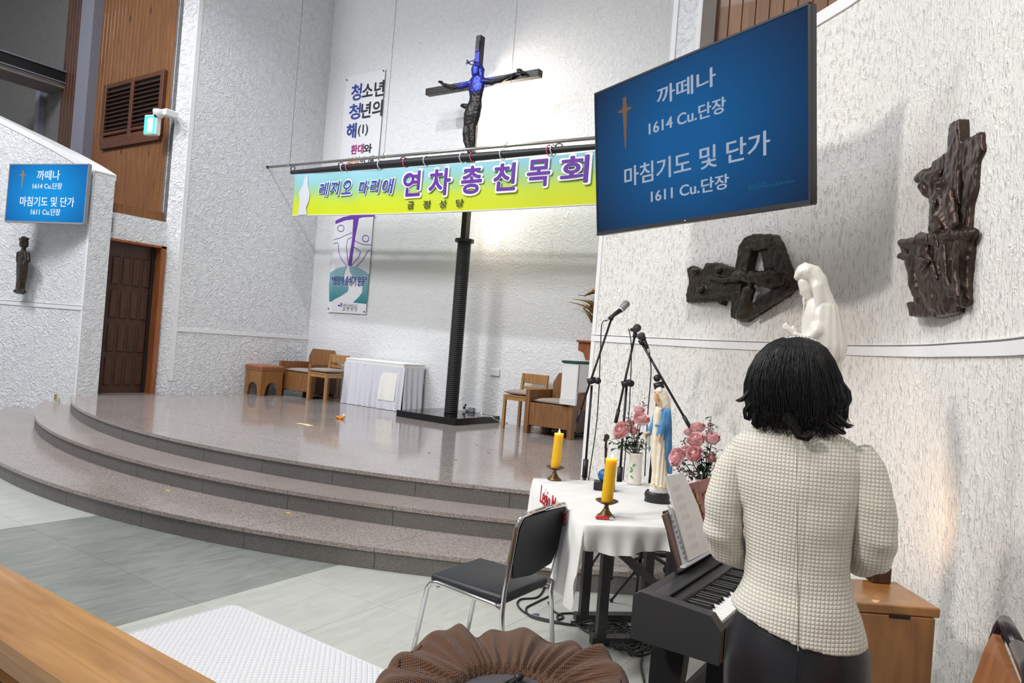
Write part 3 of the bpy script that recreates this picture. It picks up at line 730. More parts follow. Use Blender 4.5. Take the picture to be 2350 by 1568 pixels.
# ================================================================ CRUCIFIX
CX, CY = -6.3, 7.95
cr = thing('standing_crucifix', 'tall dark bronze crucifix on a cord-wrapped pole', 'crucifix', (CX, CY, .45))
cf = Frame((CX, CY-.05, .45), 0)
def zpx(x, y): return cf.px(x, y).z
ztop = zpx(1106, 79); zarm = zpx(1105, 188); zcol = zpx(1068, 552); xl, xr = cf.px(977, 200).x, cf.px(1236, 168).x
obj('plinth', B().box((-.03, 0, .045), (1.04, 1.04, .09), bev=.004), MBLKG, cr)
prof = []
z = .09
while z < zcol-.02:
    prof += [(.088, z), (.098, z+.008), (.098, z+.018), (.088, z+.026)]; z += .028
obj('cord_wrapped_pole', B().lathe(prof, (0, 0, 0), 18), MROPE, cr, True)
obj('collar', B().lathe([(.06, zcol-.02), (.135, zcol-.02), (.135, zcol+.025), (.06, zcol+.03)], (0, 0, 0), 18), MBLKM, cr)
obj('collar_bolt', B().box((.13, -.03, zcol), (.05, .03, .03)), MBLKM, cr)
obj('upright_beam', B().box((0, 0, (zcol+ztop)/2), (.085, .10, ztop-zcol), bev=.004), MIRON, cr)
cb = obj('cross_beam', B().box(((xl+xr)/2, 0, zarm), (xr-xl, .102, .095), bev=.004), MIRON, cr)
obj('title_plate', B().box((0, -.055, zpx(1104, 105)), (.07, .012, .15), bev=.002), MIRON, cr)
def zz(a, b_): return 900+a*.2232, 50+b_*.2232
k = cf.mm()*.2232
def stroke(b, fr, pts, conv, kk, y0=0.0, flat=1.0, seg=10):
    """rounded limb through pixel points (x, y, radius[, depth]); sideways scale follows the turn of the plane"""
    x_, y_ = conv(pts[0][0], pts[0][1]); ax = abs(fr.px(x_+5, y_).x-fr.px(x_-5, y_).x)/10/fr.mm()
    ax = min(1.9, max(.8, ax)); P = []; R_ = []
    for q in pts:
        x, y = conv(q[0], q[1]); d = y0+(q[3] if len(q) > 3 else 0)
        v = fr.px(x, y, d); P.append(Vector((v.x/ax, d, v.z))); R_.append(q[2]*kk)
    t = B(); t.tube(P, R_, seg, True, flat)
    for p, r in zip(P, R_): t.ball(p, (r, r*flat, r), 10)
    b.merge(t.bm, Matrix.Diagonal((ax, 1, 1, 1)))
    return b
b = B(); st = lambda pts, y0=-.05, flat=1.0: stroke(b, cf, pts, zz, k, y0, flat)
y = -.09
st([(850, 590, 70), (845, 680, 78), (840, 760, 62), (830, 830, 64)], y, .62)
st([(825, 850, 74), (800, 950, 82), (785, 1050, 70), (775, 1110, 58)], y, .7)
st([(745, 1080, 34), (740, 1140, 36), (745, 1220, 32), (775, 1330, 22), (785, 1370, 24, -.02)], y-.02)
st([(810, 1080, 34), (800, 1140, 36), (805, 1220, 32), (800, 1330, 22), (795, 1375, 24, -.03)], y-.02)
st([(860, 590, 32), (850, 540, 30)], y-.01)
st([(790, 620, 36), (700, 660, 30), (620, 668, 27), (560, 648, 20), (500, 628, 16)], y, .9)
st([(915, 600, 40), (1010, 610, 32), (1090, 590, 28), (1160, 558, 22), (1240, 520, 16)], y, .9)
for dx, dy in ((-45, -25), (-35, -38), (-20, -35), (0, -30)): st([(485, 622, 9), (485+dx*.5, 622+dy*.6, 8), (495+dx, 630+dy, 6, -.02)], y-.01)
for dx, dy in ((-10, -45), (15, -48), (35, -40), (55, -20), (60, 0)): st([(1270, 508, 13), (1270+dx*.6, 508+dy*.6, 9), (1275+dx, 512+dy, 6, -.02)], y-.01)
st([(700, 850, 20), (740, 860, 30)], y)
co = obj('corpus', b.fuse(.007, 4, lambda c: .004*mnoise.noise(c*28)), MIRON, cr, True)
b = B(); st([(842, 470, 46), (838, 520, 40), (830, 548, 26)], y-.03, .95)
obj('corpus_head', b.fuse(.006, 3), MIRON, cr, True)
b = B(); st([(862, 440, 42), (890, 490, 36), (895, 550, 26)], y, .9)
for q in range(10):
    a = q*.63; b.tube([(0, 0, 0), (.03, .01, .03)], .006, 5) if False else None
obj('corpus_hair', b.fuse(.006, 2, lambda c: .005*mnoise.noise(c*60)), MIRON, cr, True)
b = B()
hc = cf.px(*zz(845, 440))
for q in range(14):
    a = q*2*math.pi/14; b.tube([(hc.x+.05*math.cos(a), -.12+.05*math.sin(a), hc.z+.012*math.sin(q*2.3)), (hc.x+.058*math.cos(a+.5), -.12+.058*math.sin(a+.5), hc.z+.012*math.cos(q)), (hc.x+.075*math.cos(a+.6), -.12+.075*math.sin(a+.6), hc.z+.03*math.sin(q*1.7))], .006, 5)
obj('thorn_crown', b, MIRON, cr)
# warm lamp fixed behind the beam, washing the wall; blue stage light on the head
gl = emis('lamp_glow', (1, .93, .8), 6)
obj('wall_lamp', B().box((0, .075, zpx(1100, 205)), (.07, .05, .22), bev=.005), MBLKM, cr)
lamp('cross_lamp', 'AREA', (CX+.06, CY+.13, 5.1), (CX+.30, YB, 4.95), 24, (1, .87, .68), .10, .5)
lamp('cross_lamp', 'AREA', (CX+.08, CY+.13, 4.5), (CX+.35, YB, 4.3), 15, (1, .87, .68), .08, .5)
lamp('cross_lamp', 'AREA', (CX+.08, CY+.13, 3.45), (CX+.3, YB, 3.2), 5, (1, .87, .68), .08, .5)
ht = cf.M @ Vector((cf.px(1090, 165).x, -.1, zpx(1090, 165)))
lamp('blue_stage_light', 'SPOT', (CX-.6, 2.4, 6.6), ht, 26000, (.015, .05, 1), .02, angle=7.2, blend=.5)
# ================================================================ SANCTUARY FURNITURE
def cushion(w_, d_, h_, z0):
    def fn(u, v):
        return None
    b = B(); n = 10
    def P(u, v, s): 
        e = (1-abs(2*u-1)**4)*(1-abs(2*v-1)**4)
        return Vector((-w_/2+w_*u, -d_/2+d_*v, z0+h_*.42+s*h_*.5*(e**.45 if e > 0 else 0)))
    b.grid(n, n, lambda u, v: P(u, v, 1)); b.grid(n, n, lambda u, v: P(u, v, -.8))
    bmesh.ops.remove_doubles(b.bm, verts=b.bm.verts[:], dist=.001); return b
def side_chair(label, loc):
    t = thing('side_chair', label, 'chair', loc)
    for sx in (-1, 1):
        obj('leg', B().box((sx*.19, -.19, .22), (.036, .036, .44)), MOAK, t)
        obj('rear_post', B().prism([(-.02, 0), (.018, 0), (.018, .44), (.05, .74), (.015, .74), (-.02, .44)], -.018, .018, Matrix.Translation((sx*.19, .19, 0)) @ Matrix.Rotation(math.pi/2, 4, 'Z')), MOAK, t)
        obj('apron', B().box((sx*.19, 0, .41), (.022, .36, .05)), MOAK, t)
    for sy in (-1, 1): obj('apron', B().box((0, sy*.19, .41), (.36, .022, .05)), MOAK, t)
    obj('seat', B().box((0, 0, .445), (.42, .42, .02), bev=.004), MOAK, t)
    obj('back_rail', B().box((0, .222, .675), (.40, .025, .13), bev=.005), MOAK, t)
    obj('lower_rail', B().box((0, .205, .55), (.36, .02, .04), bev=.004), MOAK, t)
    obj('cushion', cushion(.43, .43, .075, .455), MCUSH, t, True)
    return t
def armchair(label, loc, w_=.78):
    t = thing('oak_armchair', label, 'armchair', loc); d_ = .62; h_ = w_/2
    for sx in (-1, 1):
        obj('arm_panel', B().prism([(-.31, 0), (-.22, 0), (-.22, .10), (.22, .10), (.22, 0), (.31, 0), (.31, .56), (-.31, .56)], -.03, .03, Matrix.Translation((sx*(h_-.03), 0, 0)) @ Matrix.Rotation(math.pi/2, 4, 'Z')), MOAKD, t)
        obj('side_lining', B().box((sx*(h_-.005), .03, .22), (.012, .44, .28)), MDOOR, t)
    obj('front_panel', B().box((0, -.28, .255), (w_-.12, .03, .29), bev=.003), MOAKD, t)
    obj('seat_board', B().box((0, 0, .38), (w_-.12, .56, .03)), MOAKD, t)
    obj('cushion', cushion(w_-.14, .5, .08, .39), MCUSH, t, True)
    bw = (w_-.14)/2
    obj('backrest', B().prism([(-bw, .3), (bw, .3), (bw, .66), (bw-.08, .79), (-bw+.08, .79), (-bw, .66)], .24, .30), MOAKD, t)
    obj('rear_board', B().box((0, .29, .2), (w_-.12, .02, .36)), MDOOR, t)
    return t
armchair('oak armchair beside the rust-topped stool in the sanctuary corner', (-9.37, 8.0, .45))
p1, p2 = onz(1223, 993, .45), onz(1316, 1007, .45)
W2 = max(.7, min(.95, p2.x-p1.x+.08)); ax2 = (p1.x+p2.x)/2; ay2 = min(8.1, (p1.y+p2.y)/2+.31)
armchair('oak armchair under the white covered stand, right of the cross', (ax2, ay2, .45), W2)
q1 = onz(704, 919, .45); q2 = onz(745, 926, .45)
side_chair('small oak chair with taupe cushion beside the skirted table', ((q1.x+q2.x)/2, (q1.y+q2.y)/2+.2, .45))
q1 = onz(1149, 983, .45); q2 = onz(1212, 992, .45)
side_chair('small oak chair with taupe cushion right of the cross plinth', ((q1.x+q2.x)/2, (q1.y+q2.y)/2+.2, .45))
# arched stool
st_ = thing('arched_stool', 'square wooden stool with arched feet and rust padded top', 'stool', (-9.76, 7.42, .45))
def arch_panel():
    pts = [(-.2, 0), (-.13, 0)] + [(.11*math.cos(math.pi-a*math.pi/8), .10+.11*math.sin(a*math.pi/8)) for a in range(9)] + [(.13, 0), (.2, 0), (.2, .42), (-.2, .42)]
    return pts
for i in range(4):
    obj('arched_panel', B().prism(arch_panel(), -.205, -.185), MOAKS, st_, M=Matrix.Rotation(i*math.pi/2, 4, 'Z'))
obj('lip', B().box((0, 0, .415), (.43, .43, .025), bev=.005), MOAKS, st_)
obj('padded_top', B().box((0, 0, .45), (.44, .44, .06), bev=.02, seg=2), MSEATB, st_)
# skirted table
tb = thing('skirted_table', 'credence table with white top and long pleated lilac skirt', 'table', (-7.84, 7.93, .45))
TW, TD, TH = 1.22, .46, .70
obj('top', B().box((0, TD/2, TH), (TW+.02, TD+.02, .03), bev=.008), MCLOTHW, tb)
obj('top_band', B().box((0, TD/2, TH-.035), (TW+.012, TD+.012, .06), bev=.004), MCLOTHW, tb)
def skirt(x0, x1, z0, z1, off=0.0):
    b = B(); per = [(x0+(x1-x0)*i/160, 0.0) for i in range(161)]
    def fn(u, v):
        i = u*(x1-x0)+x0; f = (.35+.65*(1-v)); a = .026*math.sin(i*47+1.8*math.sin(i*9))+.012*math.sin(i*21)
        return Vector((i, -.012+a*f-.02*(1-v)-off, z0+(z1-z0)*v))
    return b.grid(170, 8, fn)
obj('skirt', skirt(-TW/2-.02, TW/2+.04, .005, TH-.05), MSKIRT, tb, True)
b = B()
b.grid(60, 8, lambda u, v: Vector((TW/2+.012+(.024*math.sin(u*24)+.008*math.sin(u*11))*(.35+.65*(1-v))+.02*(1-v), TD*u, .005+(TH-.055)*v)))
obj('skirt', b, MSKIRT, tb, True)
obj('skirt', B().grid(40, 6, lambda u, v: Vector((-TW/2-.012+.014*math.sin(u*32)-.02*(1-v), TD*u, .005+(TH-.055)*v))), MSKIRT, tb, True)
obj('light_patch', skirt(TW/2-.42, TW/2-.10, .14, .56, .004), MCREAM, tb, True)  # patch of light on the skirt, painted as a paler pleated layer
for sx in (-1, 1):
    for sy in (.06, TD-.06): obj('leg', B().box((sx*(TW/2-.06), sy, TH/2-.02), (.04, .04, TH-.06)), MOAK, tb)
# white covered stand over the armchair
yf = ay2-.34
s1_ = onY(1284, 927, yf); s2_ = onY(1284, 831, yf); xr_ = ax2+W2/2+.05; wd = xr_-s1_.x; hh = s2_.z-s1_.z
ws = thing('covered_stand', 'white cloth draped board with green top over the armchair', 'cover', ((s1_.x+xr_)/2, yf, s1_.z))
obj('white_cover', B().box((0, .02, hh/2), (wd, .04, hh), bev=.008).box((0, .34, hh/2+.08), (wd, .66, hh-.16), bev=.008), MCLOTHW, ws)
obj('hem_band', B().box((0, -.002, .04), (wd, .006, .08)), MWHITE, ws)
obj('green_top', B().box((0, .3, hh+.012), (wd+.02, .64, .03), bev=.01), MGREEN, ws)
# corbel and bronze burst on the back wall
cbp = onY(1347, 802, 8.4)
cbt = thing('wooden_corbel', 'dark wooden corbel bracket on the back wall by the stucco corner', 'bracket', (cbp.x+.15, YB, cbp.z))
obj('bracket_body', B().prism([(-.2, .09), (.2, .09), (.2, -.02), (.12, -.05), (.08, -.14), (-.08, -.14), (-.12, -.05), (-.2, -.02)], -.2, 0), MJAMB, cbt)
obj('bracket_shelf', B().box((0, -.11, .10), (.44, .24, .03), bev=.005), MJAMB, cbt)
tp = onY(1352, 700, 8.3)
tbn = thing('bronze_tabernacle', 'spiky golden bronze tabernacle ornament on the back wall', 'ornament', (tp.x+.22, YB-.08, tp.z))
tf = Frame((tp.x+.22, YB-.08, tp.z), 0); MGB = plain('golden_bronze', (.22, .13, .05), .3, .9, var=.4, vs=12)
kk = tf.mm(); b = B()
for pts in ([(1302, 693, .6), (1325, 697, 1.5), (1345, 703, 4), (1362, 712, 8)], [(1314, 686, .6), (1335, 689, 1.5), (1350, 692, 4), (1364, 700, 9)], [(1326, 677, .6), (1342, 679, 1.5), (1352, 674, 4), (1366, 668, 7)], [(1340, 708, 2), (1350, 720, 4), (1362, 736, 7)]):
    stroke(b, tf, pts, lambda x, y: (x, y), kk, -.04, .8)
obj('bronze_rays', b, MGB, tbn, True)
obj('mounting_plate', B().box((.12, .03, 0), (.3, .1, .3), bev=.01), MGB, tbn)
obj('core', B().lathe([(.001, -.25), (.2, -.2), (.24, 0), (.2, .2), (.001, .25)], (.12, -.09, 0), 16, sy=.3), MGB, tbn, True)
op = onY(1137, 855, YB)
ol = thing('wall_outlet_plate', 'white blank outlet plate on the back wall right of the cross', 'outlet', (op.x, YB, op.z))
obj('plate', B().box((0, -.012, 0), (.16, .03, .10), bev=.006), MWHITE, ol); obj('screw', B().ball((.05, -.028, 0), .005, 6), MGREYP, ol)
pp_ = onz(1082, 946, .54)
ps = thing('power_adapter', 'small grey power adapter with black plug on the cross plinth', 'adapter', pp_)
obj('body', B().box((0, 0, .035), (.09, .07, .07), bev=.006), MGREYP, ps); obj('white_block', B().box((-.07, 0, .05), (.06, .05, .05), bev=.005), MWHITE, ps)
obj('plug', B().box((-.12, -.01, .05), (.04, .03, .04)).box((-.11, -.01, .09), (.02, .02, .03)), MBLK, ps)
c1 = onz(1094, 950, .55); c2 = onz(1142, 970, .455)
cwh = tag(obj('white_cable', B().tube([c1, c1+Vector((.06, .02, .05)), onz(1105, 955, .552), onz(1128, 956, .552), onz(1138, 962, .552), c2+Vector((.02, 0, .02)), c2+Vector((.12, .1, .0))], .006, 6), MWHITE, None, True), 'thin white cable from the adapter over the black plinth', 'cable')
# small things lying on the platform
fo = thing('orange_flower', 'small orange flower head lying on the polished platform', 'flower', onz(781, 962, .45))
b = B()
for i in range(7): b.ball((.035*math.cos(i*.9), .035*math.sin(i*.9), .02+.01*math.sin(i*3)), (.025, .02, .016), 8)
obj('petals', b, plain('orange_petals', (.85, .28, .02), .6), fo, True); obj('white_tip', B().ball((.03, .03, .045), .022, 8), MWHITE, fo, True)
py = onz(698, 975, .45)
yp = tag(obj('yellow_paper', B().prism([(-.12, -.03), (.0, -.06), (.15, -.02), (.12, .05), (.0, .02), (-.1, .04)], 0, .002, Matrix.Translation((py.x, py.y, .45)) @ Matrix.Rotation(math.pi/2, 4, 'X')), plain('yellow_paper', (.75, .62, .3), .7)), 'torn pale yellow paper scrap lying on the platform', 'paper')
yp.location.z = .002
MLEAF = plain('leaf_green', (.03, .13, .03), .5)
for i, (x_, y_) in enumerate(((1252, 1011), (1122, 1040), (1094, 1022), (985, 1040), (1190, 1015), (1045, 1056))):
    q = onz(x_, y_, .45)
    tag(obj('fallen_leaf', B().slab([(q.x-.02, q.y), (q.x, q.y-.008), (q.x+.02, q.y), (q.x, q.y+.008)], .4502, .453), MLEAF), 'tiny dark leaf fallen on the polished platform', 'leaf', 'leaf scraps on the platform')
MYEL = plain('yellow_scrap', (.7, .5, .12), .7)
for x_, y_ in ((386, 1127), (662, 1178)):
    q = onz(x_, y_, .15); tag(obj('paper_scrap', B().slab([(q.x-.025, q.y-.01), (q.x+.02, q.y-.012), (q.x+.025, q.y+.01), (q.x-.02, q.y+.012)], .1502, .153), MYEL), 'tiny yellow paper scrap on the lowest step', 'paper', 'paper scraps on the step')
# left wall: small standing figure and a socket near the step
lw = onY(50, 610, 4.52)
fg = Frame((lw.x, lw.y-.01, lw.z), 0); kk = fg.mm(); b = B(); ident = lambda x, y: (x, y)
stroke(b, fg, [(55, 556, 8), (55, 562, 8)], ident, kk, -.06); stroke(b, fg, [(55, 548, 6), (48, 549, 4), (62, 549, 4)], ident, kk, -.06)
stroke(b, fg, [(54, 572, 5), (53, 585, 12), (51, 610, 13), (49, 640, 11), (46, 664, 10)], ident, kk, -.05, .6)
stroke(b, fg, [(62, 582, 5), (64, 598, 5), (56, 606, 4)], ident, kk, -.07); stroke(b, fg, [(44, 582, 5), (43, 600, 5), (50, 612, 4)], ident, kk, -.07)
stroke(b, fg, [(38, 668, 4), (54, 670, 4)], ident, kk, -.05, 1.6)
ws_ = thing('wall_figure', 'small slim dark bronze figure on the left white wall', 'sculpture', fg.o)
obj('figure', b.fuse(.008, 2, lambda c: .004*mnoise.noise(c*40)), MBRZ2, ws_, True)
sk = onY(130, 912, 4.66)
sw = thing('old_socket', 'old yellowed wall socket above the step on the left wall', 'socket', (sk.x, 4.665, sk.z))
obj('plate', B().box((0, -.015, 0), (.05, .02, .10), bev=.004), plain('yellowed_plastic', (.5, .42, .2), .5), sw); obj('hole', B().box((0, -.026, .02), (.02, .006, .02)).box((0, -.026, -.015), (.02, .006, .02)), MBLK, sw)
# ================================================================ ALTAR TABLE WITH CLOTH
TZ = .80
A_ = onz(1342, 1203, TZ); B_ = onz(1226, 1098, TZ)
TLn = (B_-A_).length; ta = math.atan2((B_-A_).y, (B_-A_).x)-math.pi/2      # local y runs A -> B
TWd = .84
at = thing('altar_table', 'small folding table under the white cloth before the stucco corner', 'table', (A_.x, A_.y, 0), ta)
atM = Matrix.Translation((A_.x, A_.y, 0)) @ Matrix.Rotation(ta, 4, 'Z'); atI = atM.inverted()
MTG = plain('table_grey_metal', (.055, .055, .055), .5, .3); MTL2 = plain('table_top_grey', (.2, .19, .18), .6)
obj('tabletop', B().box((TWd/2, TLn/2, TZ-.03), (TWd-.02, TLn-.02, .03)), MTL2, at)
lg = atI @ onp(1390, 1300, atM @ Vector((0, TLn-.36, 0)), atM.to_3x3() @ Vector((0, 1, 0)))
for yy in (lg.y, lg.y+.32):
    for xx in (lg.x, TWd-.12):
        obj('leg', B().box((xx, yy, .38), (.05, .05, .76)), MTG, at)
    obj('foot_bar', B().box(((lg.x+TWd-.12)/2, yy, .02), (TWd-.12-lg.x+.1, .06, .04)), MTG, at)
b1, b2_ = atI @ onp(1386, 1236, atM @ Vector((0, lg.y-.04, 0)), atM.to_3x3() @ Vector((0, 1, 0))), atI @ onp(1515, 1350, atM @ Vector((0, lg.y-.04, 0)), atM.to_3x3() @ Vector((0, 1, 0)))
dv = (b2_-b1); obj('brace', B().box((0, 0, 0), (dv.length, .02, .045)), plain('brace_grey', (.11, .10, .10), .4, .3), at, M=Matrix.Translation((b1+b2_)/2) @ Matrix.Rotation(-math.atan2(dv.z, dv.x), 4, 'Y'))
obj('rail', B().box((TWd/2, lg.y+.11, .745), (TWd-.16, .05, .04)), MTG, at)
# cloth: a thing of its own lying on the table
cl_ = thing('altar_cloth', 'white altar cloth with red gothic lettering hanging over the table', 'tablecloth', (A_.x, A_.y, 0), ta)
per = []            # perimeter (x,y,nx,ny,hang)
for i in range(60):
    t = i/59; yy = TLn*(1-t); hang = .34+.02*math.sin(t*5)+(.06*max(0, t-.75)/.25)
    per.append((0, yy, -1, 0, hang))
for i in range(1, 10):
    a = math.pi+i*math.pi/2/10; per.append((0, 0, math.cos(a), math.sin(a), .40-.28*(i/9)**.7))
for i in range(60):
    t = i/59; per.append((TWd*t, 0, 0, -1, .115+.012*math.sin(t*9)))
for i in range(30): per.append((TWd, TLn*i/29, 1, 0, .12))
for i in range(40): per.append((TWd*(1-i/39), TLn, 0, 1, .15))
b = B(); nv = 12; rows = []
for i, (x, y, nx, ny, h) in enumerate(per):
    row = []
    for j in range(nv+1):
        v = j/nv; wob = .022*math.sin(i*.33)*v*v+.010*math.sin(i*.9+1)*v
        if i < 60 and i > 44: wob += .05*math.sin((i-44)/15*math.pi)*v
        out = .004+.010*min(1, v*5)+wob+.012*v*(1 if i < 60 else .2)
        drop = h*v if v > .1 else h*v*.6
        row.append(b.bm.verts.new((x+nx*out, y+ny*out, TZ-(0 if j == 0 else drop))))
    rows.append(row)
for i in range(len(rows)):
    A2, D2 = rows[i], rows[(i+1) % len(rows)]
    for j in range(nv): b.bm.faces.new((A2[j], A2[j+1], D2[j+1], D2[j]))
b.bm.faces.new([r[0] for r in rows])
obj('cloth', b, MCLOTHW, cl_, True)
cloth_o = cl_.children[0]; cloth_o.data.set_sharp_from_angle(angle=math.radians(60))
MRED = plain('red_embroidery', (.55, .01, .02), .6)
def side_y(px, py):   # local y, z on the left face
    d = atI @ onp(px, py, A_, atM.to_3x3() @ Vector((1, 0, 0))); return d.y, d.z
(y0_, z0_), (y1_, z1_) = side_y(1252, 1150), side_y(1286, 1165)
tx = text('Legio Mariae', 'red_lettering', cl_, MRED, (-y0_, -y0_+1.7*abs(y1_-y0_), z1_-.070, z1_+.05), y=-.03, bold=.01, shear=.12, xf=Matrix.Rotation(-math.pi/2, 4, 'Z'))
# ================================================================ THINGS ON THE TABLE
TC = TZ+.002
MBRASS = plain('aged_brass', (.16, .10, .045), .35, .9, var=.4, vs=40)
mwax, nt, p = nmat('yellow_wax'); tc = N(nt, 'ShaderNodeTexCoord'); sp = N(nt, 'ShaderNodeSeparateXYZ'); nt.links.new(tc.outputs['Object'], sp.inputs[0])
p.inputs['Base Color'].default_value = (.85, .50, .015, 1); p.inputs['Roughness'].default_value = .4; p.inputs['Subsurface Weight'].default_value = .35; p.inputs['Subsurface Radius'].default_value = (.05, .025, .005); p.inputs['Subsurface Scale'].default_value = .6
MFL = emis('flame', (1, .72, .30), 9); MWICK = plain('wick', (.02, .015, .01), .9)
cpos = (onz(1390, 1186, TC), onz(1272, 1101, TC)); lab = ('yellow candle burning in a brass holder beside a red lighter', 'yellow candle burning in a brass holder at the far table corner')
for q, lb in zip(cpos, lab):
    t = thing('candle_holder', lb.replace('yellow candle burning in a brass holder', 'brass pedestal candle holder'), 'candle holder', (q.x, q.y, TC))
    obj('pedestal', B().lathe([(.001, 0), (.041, 0), (.040, .006), (.030, .012), (.016, .03), (.010, .045), (.011, .055), (.02, .060)], seg=24), MBRASS, t, True)
    obj('drip_dish', B().lathe([(.012, .058), (.030, .060), (.052, .072), (.053, .076), (.030, .066), (.001, .066)], seg=20), MBRASS, t, True)
    c = thing('candle', lb, 'candle', (q.x, q.y, TC+.067), math.radians(20))
    bb = B().lathe([(.026, 0), (.027, .01), (.0265, .19), (.0275, .2), (.024, .2), (.020, .188), (.001, .186)], seg=24)
    for v in bb.bm.verts: v.co.x += (.006 if q is cpos[0] else .008)*v.co.z/.2
    obj('wax', bb, mwax, c, True)
    obj('wick', B().tube([(.007, 0, .186), (.008, 0, .203)], .0015, 5), MWICK, c)
    obj('flame', B().lathe([(.0005, .196), (.005, .201), (.006, .208), (.003, .218), (.0005, .226)], (.008, 0, 0), 10), MFL, c, True)
    lp_ = lamp('candle_light', 'POINT', (q.x, q.y, TC+.30), (0, 0, 0), .35, (1, .6, .25), .012)
lt = onz(1386, 1192, TC)
li_ = thing('cigarette_lighter', 'red plastic lighter lying by the near brass candle holder', 'lighter', (lt.x, lt.y, TC), math.radians(38))
obj('body', B().box((-.01, 0, .007), (.06, .02, .014), bev=.005, seg=2), plain('red_plastic', (.6, .015, .02), .25, coat=.4), li_); obj('metal_cap', B().box((.032, 0, .007), (.022, .018, .013), bev=.003), MCHROME, li_)
# globe standard with tiny crucifix
gq = onz(1386, 1124, TC); gf = Frame((gq.x, gq.y, TC))
gl_ = thing('globe_standard', 'small standard with blue globe on a black block and slim bronze figure', 'ornament', (gq.x, gq.y, TC), gf.ang); kk = gf.mm()
obj('block', B().box((0, 0, .022), (.115, .085, .044), bev=.004), MBLK, gl_)
obj('globe', B().ball((-.004, 0, .078), .036, 16), plain('globe_blue', (.01, .10, .33), .3), gl_, True)
b = B(); stroke(b, gf, [(1390, 1102, 2.2), (1390, 1050, 3), (1391, 1030, 4)], ident, kk); stroke(b, gf, [(1390, 1028, 3.6), (1391, 1015, 3), (1391, 1006, 5), (1390, 1000, 4)], ident, kk); stroke(b, gf, [(1386, 1011, 2.5), (1390, 1004, 4), (1395, 1006, 2.5)], ident, kk)
obj('figure_staff', b.fuse(.004, 1), MBRZ, gl_, True)
# painted statue
mq = onz(1510, 1152, TC); mf = Frame((mq.x, mq.y, TC)); kk = mf.mm()*.2296
ms_ = thing('painted_statue', 'small painted statue in a blue mantle and cream veil on the table', 'statue', (mq.x, mq.y, TC), mf.ang)
cv = lambda a, c: (1180+a*.2296, 880+c*.2296)
def secs(rows, kf=.7, y0=0.0):
    out = []
    for yy, l, r, *e in rows:
        L_, R_ = mf.px(*cv(l, yy)), mf.px(*cv(r, yy)); rx = (R_.x-L_.x)/2
        out.append(((L_.x+R_.x)/2, y0+(e[1] if len(e) > 1 else 0), (L_.z+R_.z)/2, rx, rx*(e[0] if e else kf)))
    return out[::-1]
MROBE = plain('cream_robe', (.76, .70, .56), .4, var=.05, vs=40); MBLUE = plain('mantle_blue', (.07, .25, .52), .4, var=.12, vs=30); MGOLD = plain('gold_edge', (.55, .33, .08), .4, .4)
MPS = plain('painted_skin', (.72, .42, .26), .45); MBASEW = plain('cloud_white', (.55, .55, .55), .5); MSAGE = plain('sage_drape', (.42, .53, .38), .5)
fold = lambda amp, fr_: (lambda c: amp*math.sin(math.atan2(c.y, c.x-.01)*fr_)+amp*.6*mnoise.noise(c*30))
obj('base', B().loft(secs([(1060, 1330, 1520), (1100, 1305, 1550), (1130, 1298, 1560), (1140, 1306, 1552), (1190, 1296, 1562), (1222, 1300, 1560)], .75), 28), MBLK, ms_, True)
obj('cloud', B().loft(secs([(1000, 1390, 1500), (1030, 1360, 1530), (1060, 1330, 1545), (1090, 1315, 1550)], .75), 24).fuse(.006, 1, lambda c: .004*mnoise.noise(c*40)), MBASEW, ms_, True)
obj('robe', B().loft(secs([(235, 1410, 1470), (300, 1392, 1490), (420, 1385, 1500), (560, 1372, 1510), (760, 1370, 1520), (900, 1378, 1530), (1000, 1368, 1532), (1035, 1358, 1538)], .8), 40).fuse(.004, 1, fold(.0028, 11)), MROBE, ms_, True)
b = B().loft(secs([(230, 1455, 1550, .8), (270, 1440, 1568, .85), (330, 1440, 1573, .85), (450, 1440, 1576, .85), (600, 1462, 1576, .9), (760, 1490, 1574, .95), (860, 1520, 1578, 1), (905, 1535, 1578, 1)], .85, .012), 28)
stroke(b, mf, [(1530, 290, 42), (1505, 400, 44), (1470, 470, 38), (1452, 510, 30)], cv, kk, -.028, .8); stroke(b, mf, [(1420, 300, 30), (1400, 400, 30), (1360, 470, 30), (1345, 505, 26)], cv, kk, .01, .8)
stroke(b, mf, [(1355, 640, 12), (1350, 690, 5)], cv, kk, .02)
obj('mantle', b.fuse(.004, 2, fold(.0022, 9)), MBLUE, ms_, True)
b = B(); stroke(b, mf, [(1345, 520, 18), (1340, 570, 26), (1345, 620, 18)], cv, kk, .012, .5); obj('sage_drape', b.fuse(.004, 1), MSAGE, ms_, True)
b = B(); stroke(b, mf, [(1350, 490, 14), (1318, 500, 17), (1300, 505, 14), (1310, 540, 9), (1308, 562, 5)], cv, kk, 0, .7); obj('hand', b.fuse(.0035, 1), MPS, ms_, True)
b = B(); stroke(b, mf, [(1452, 520, 15), (1448, 560, 16), (1455, 600, 7)], cv, kk, -.04, .7); obj('hand', b.fuse(.0035, 1), MPS, ms_, True)
b = B(); stroke(b, mf, [(1425, 120, 30), (1428, 150, 30), (1432, 175, 20), (1445, 215, 16)], cv, kk, -.005, .9); stroke(b, mf, [(1400, 145, 6), (1397, 150, 5)], cv, kk, -.005); stroke(b, mf, [(1412, 178, 10)], cv, kk, -.005)
obj('face', b.fuse(.003, 1), MPS, ms_, True)
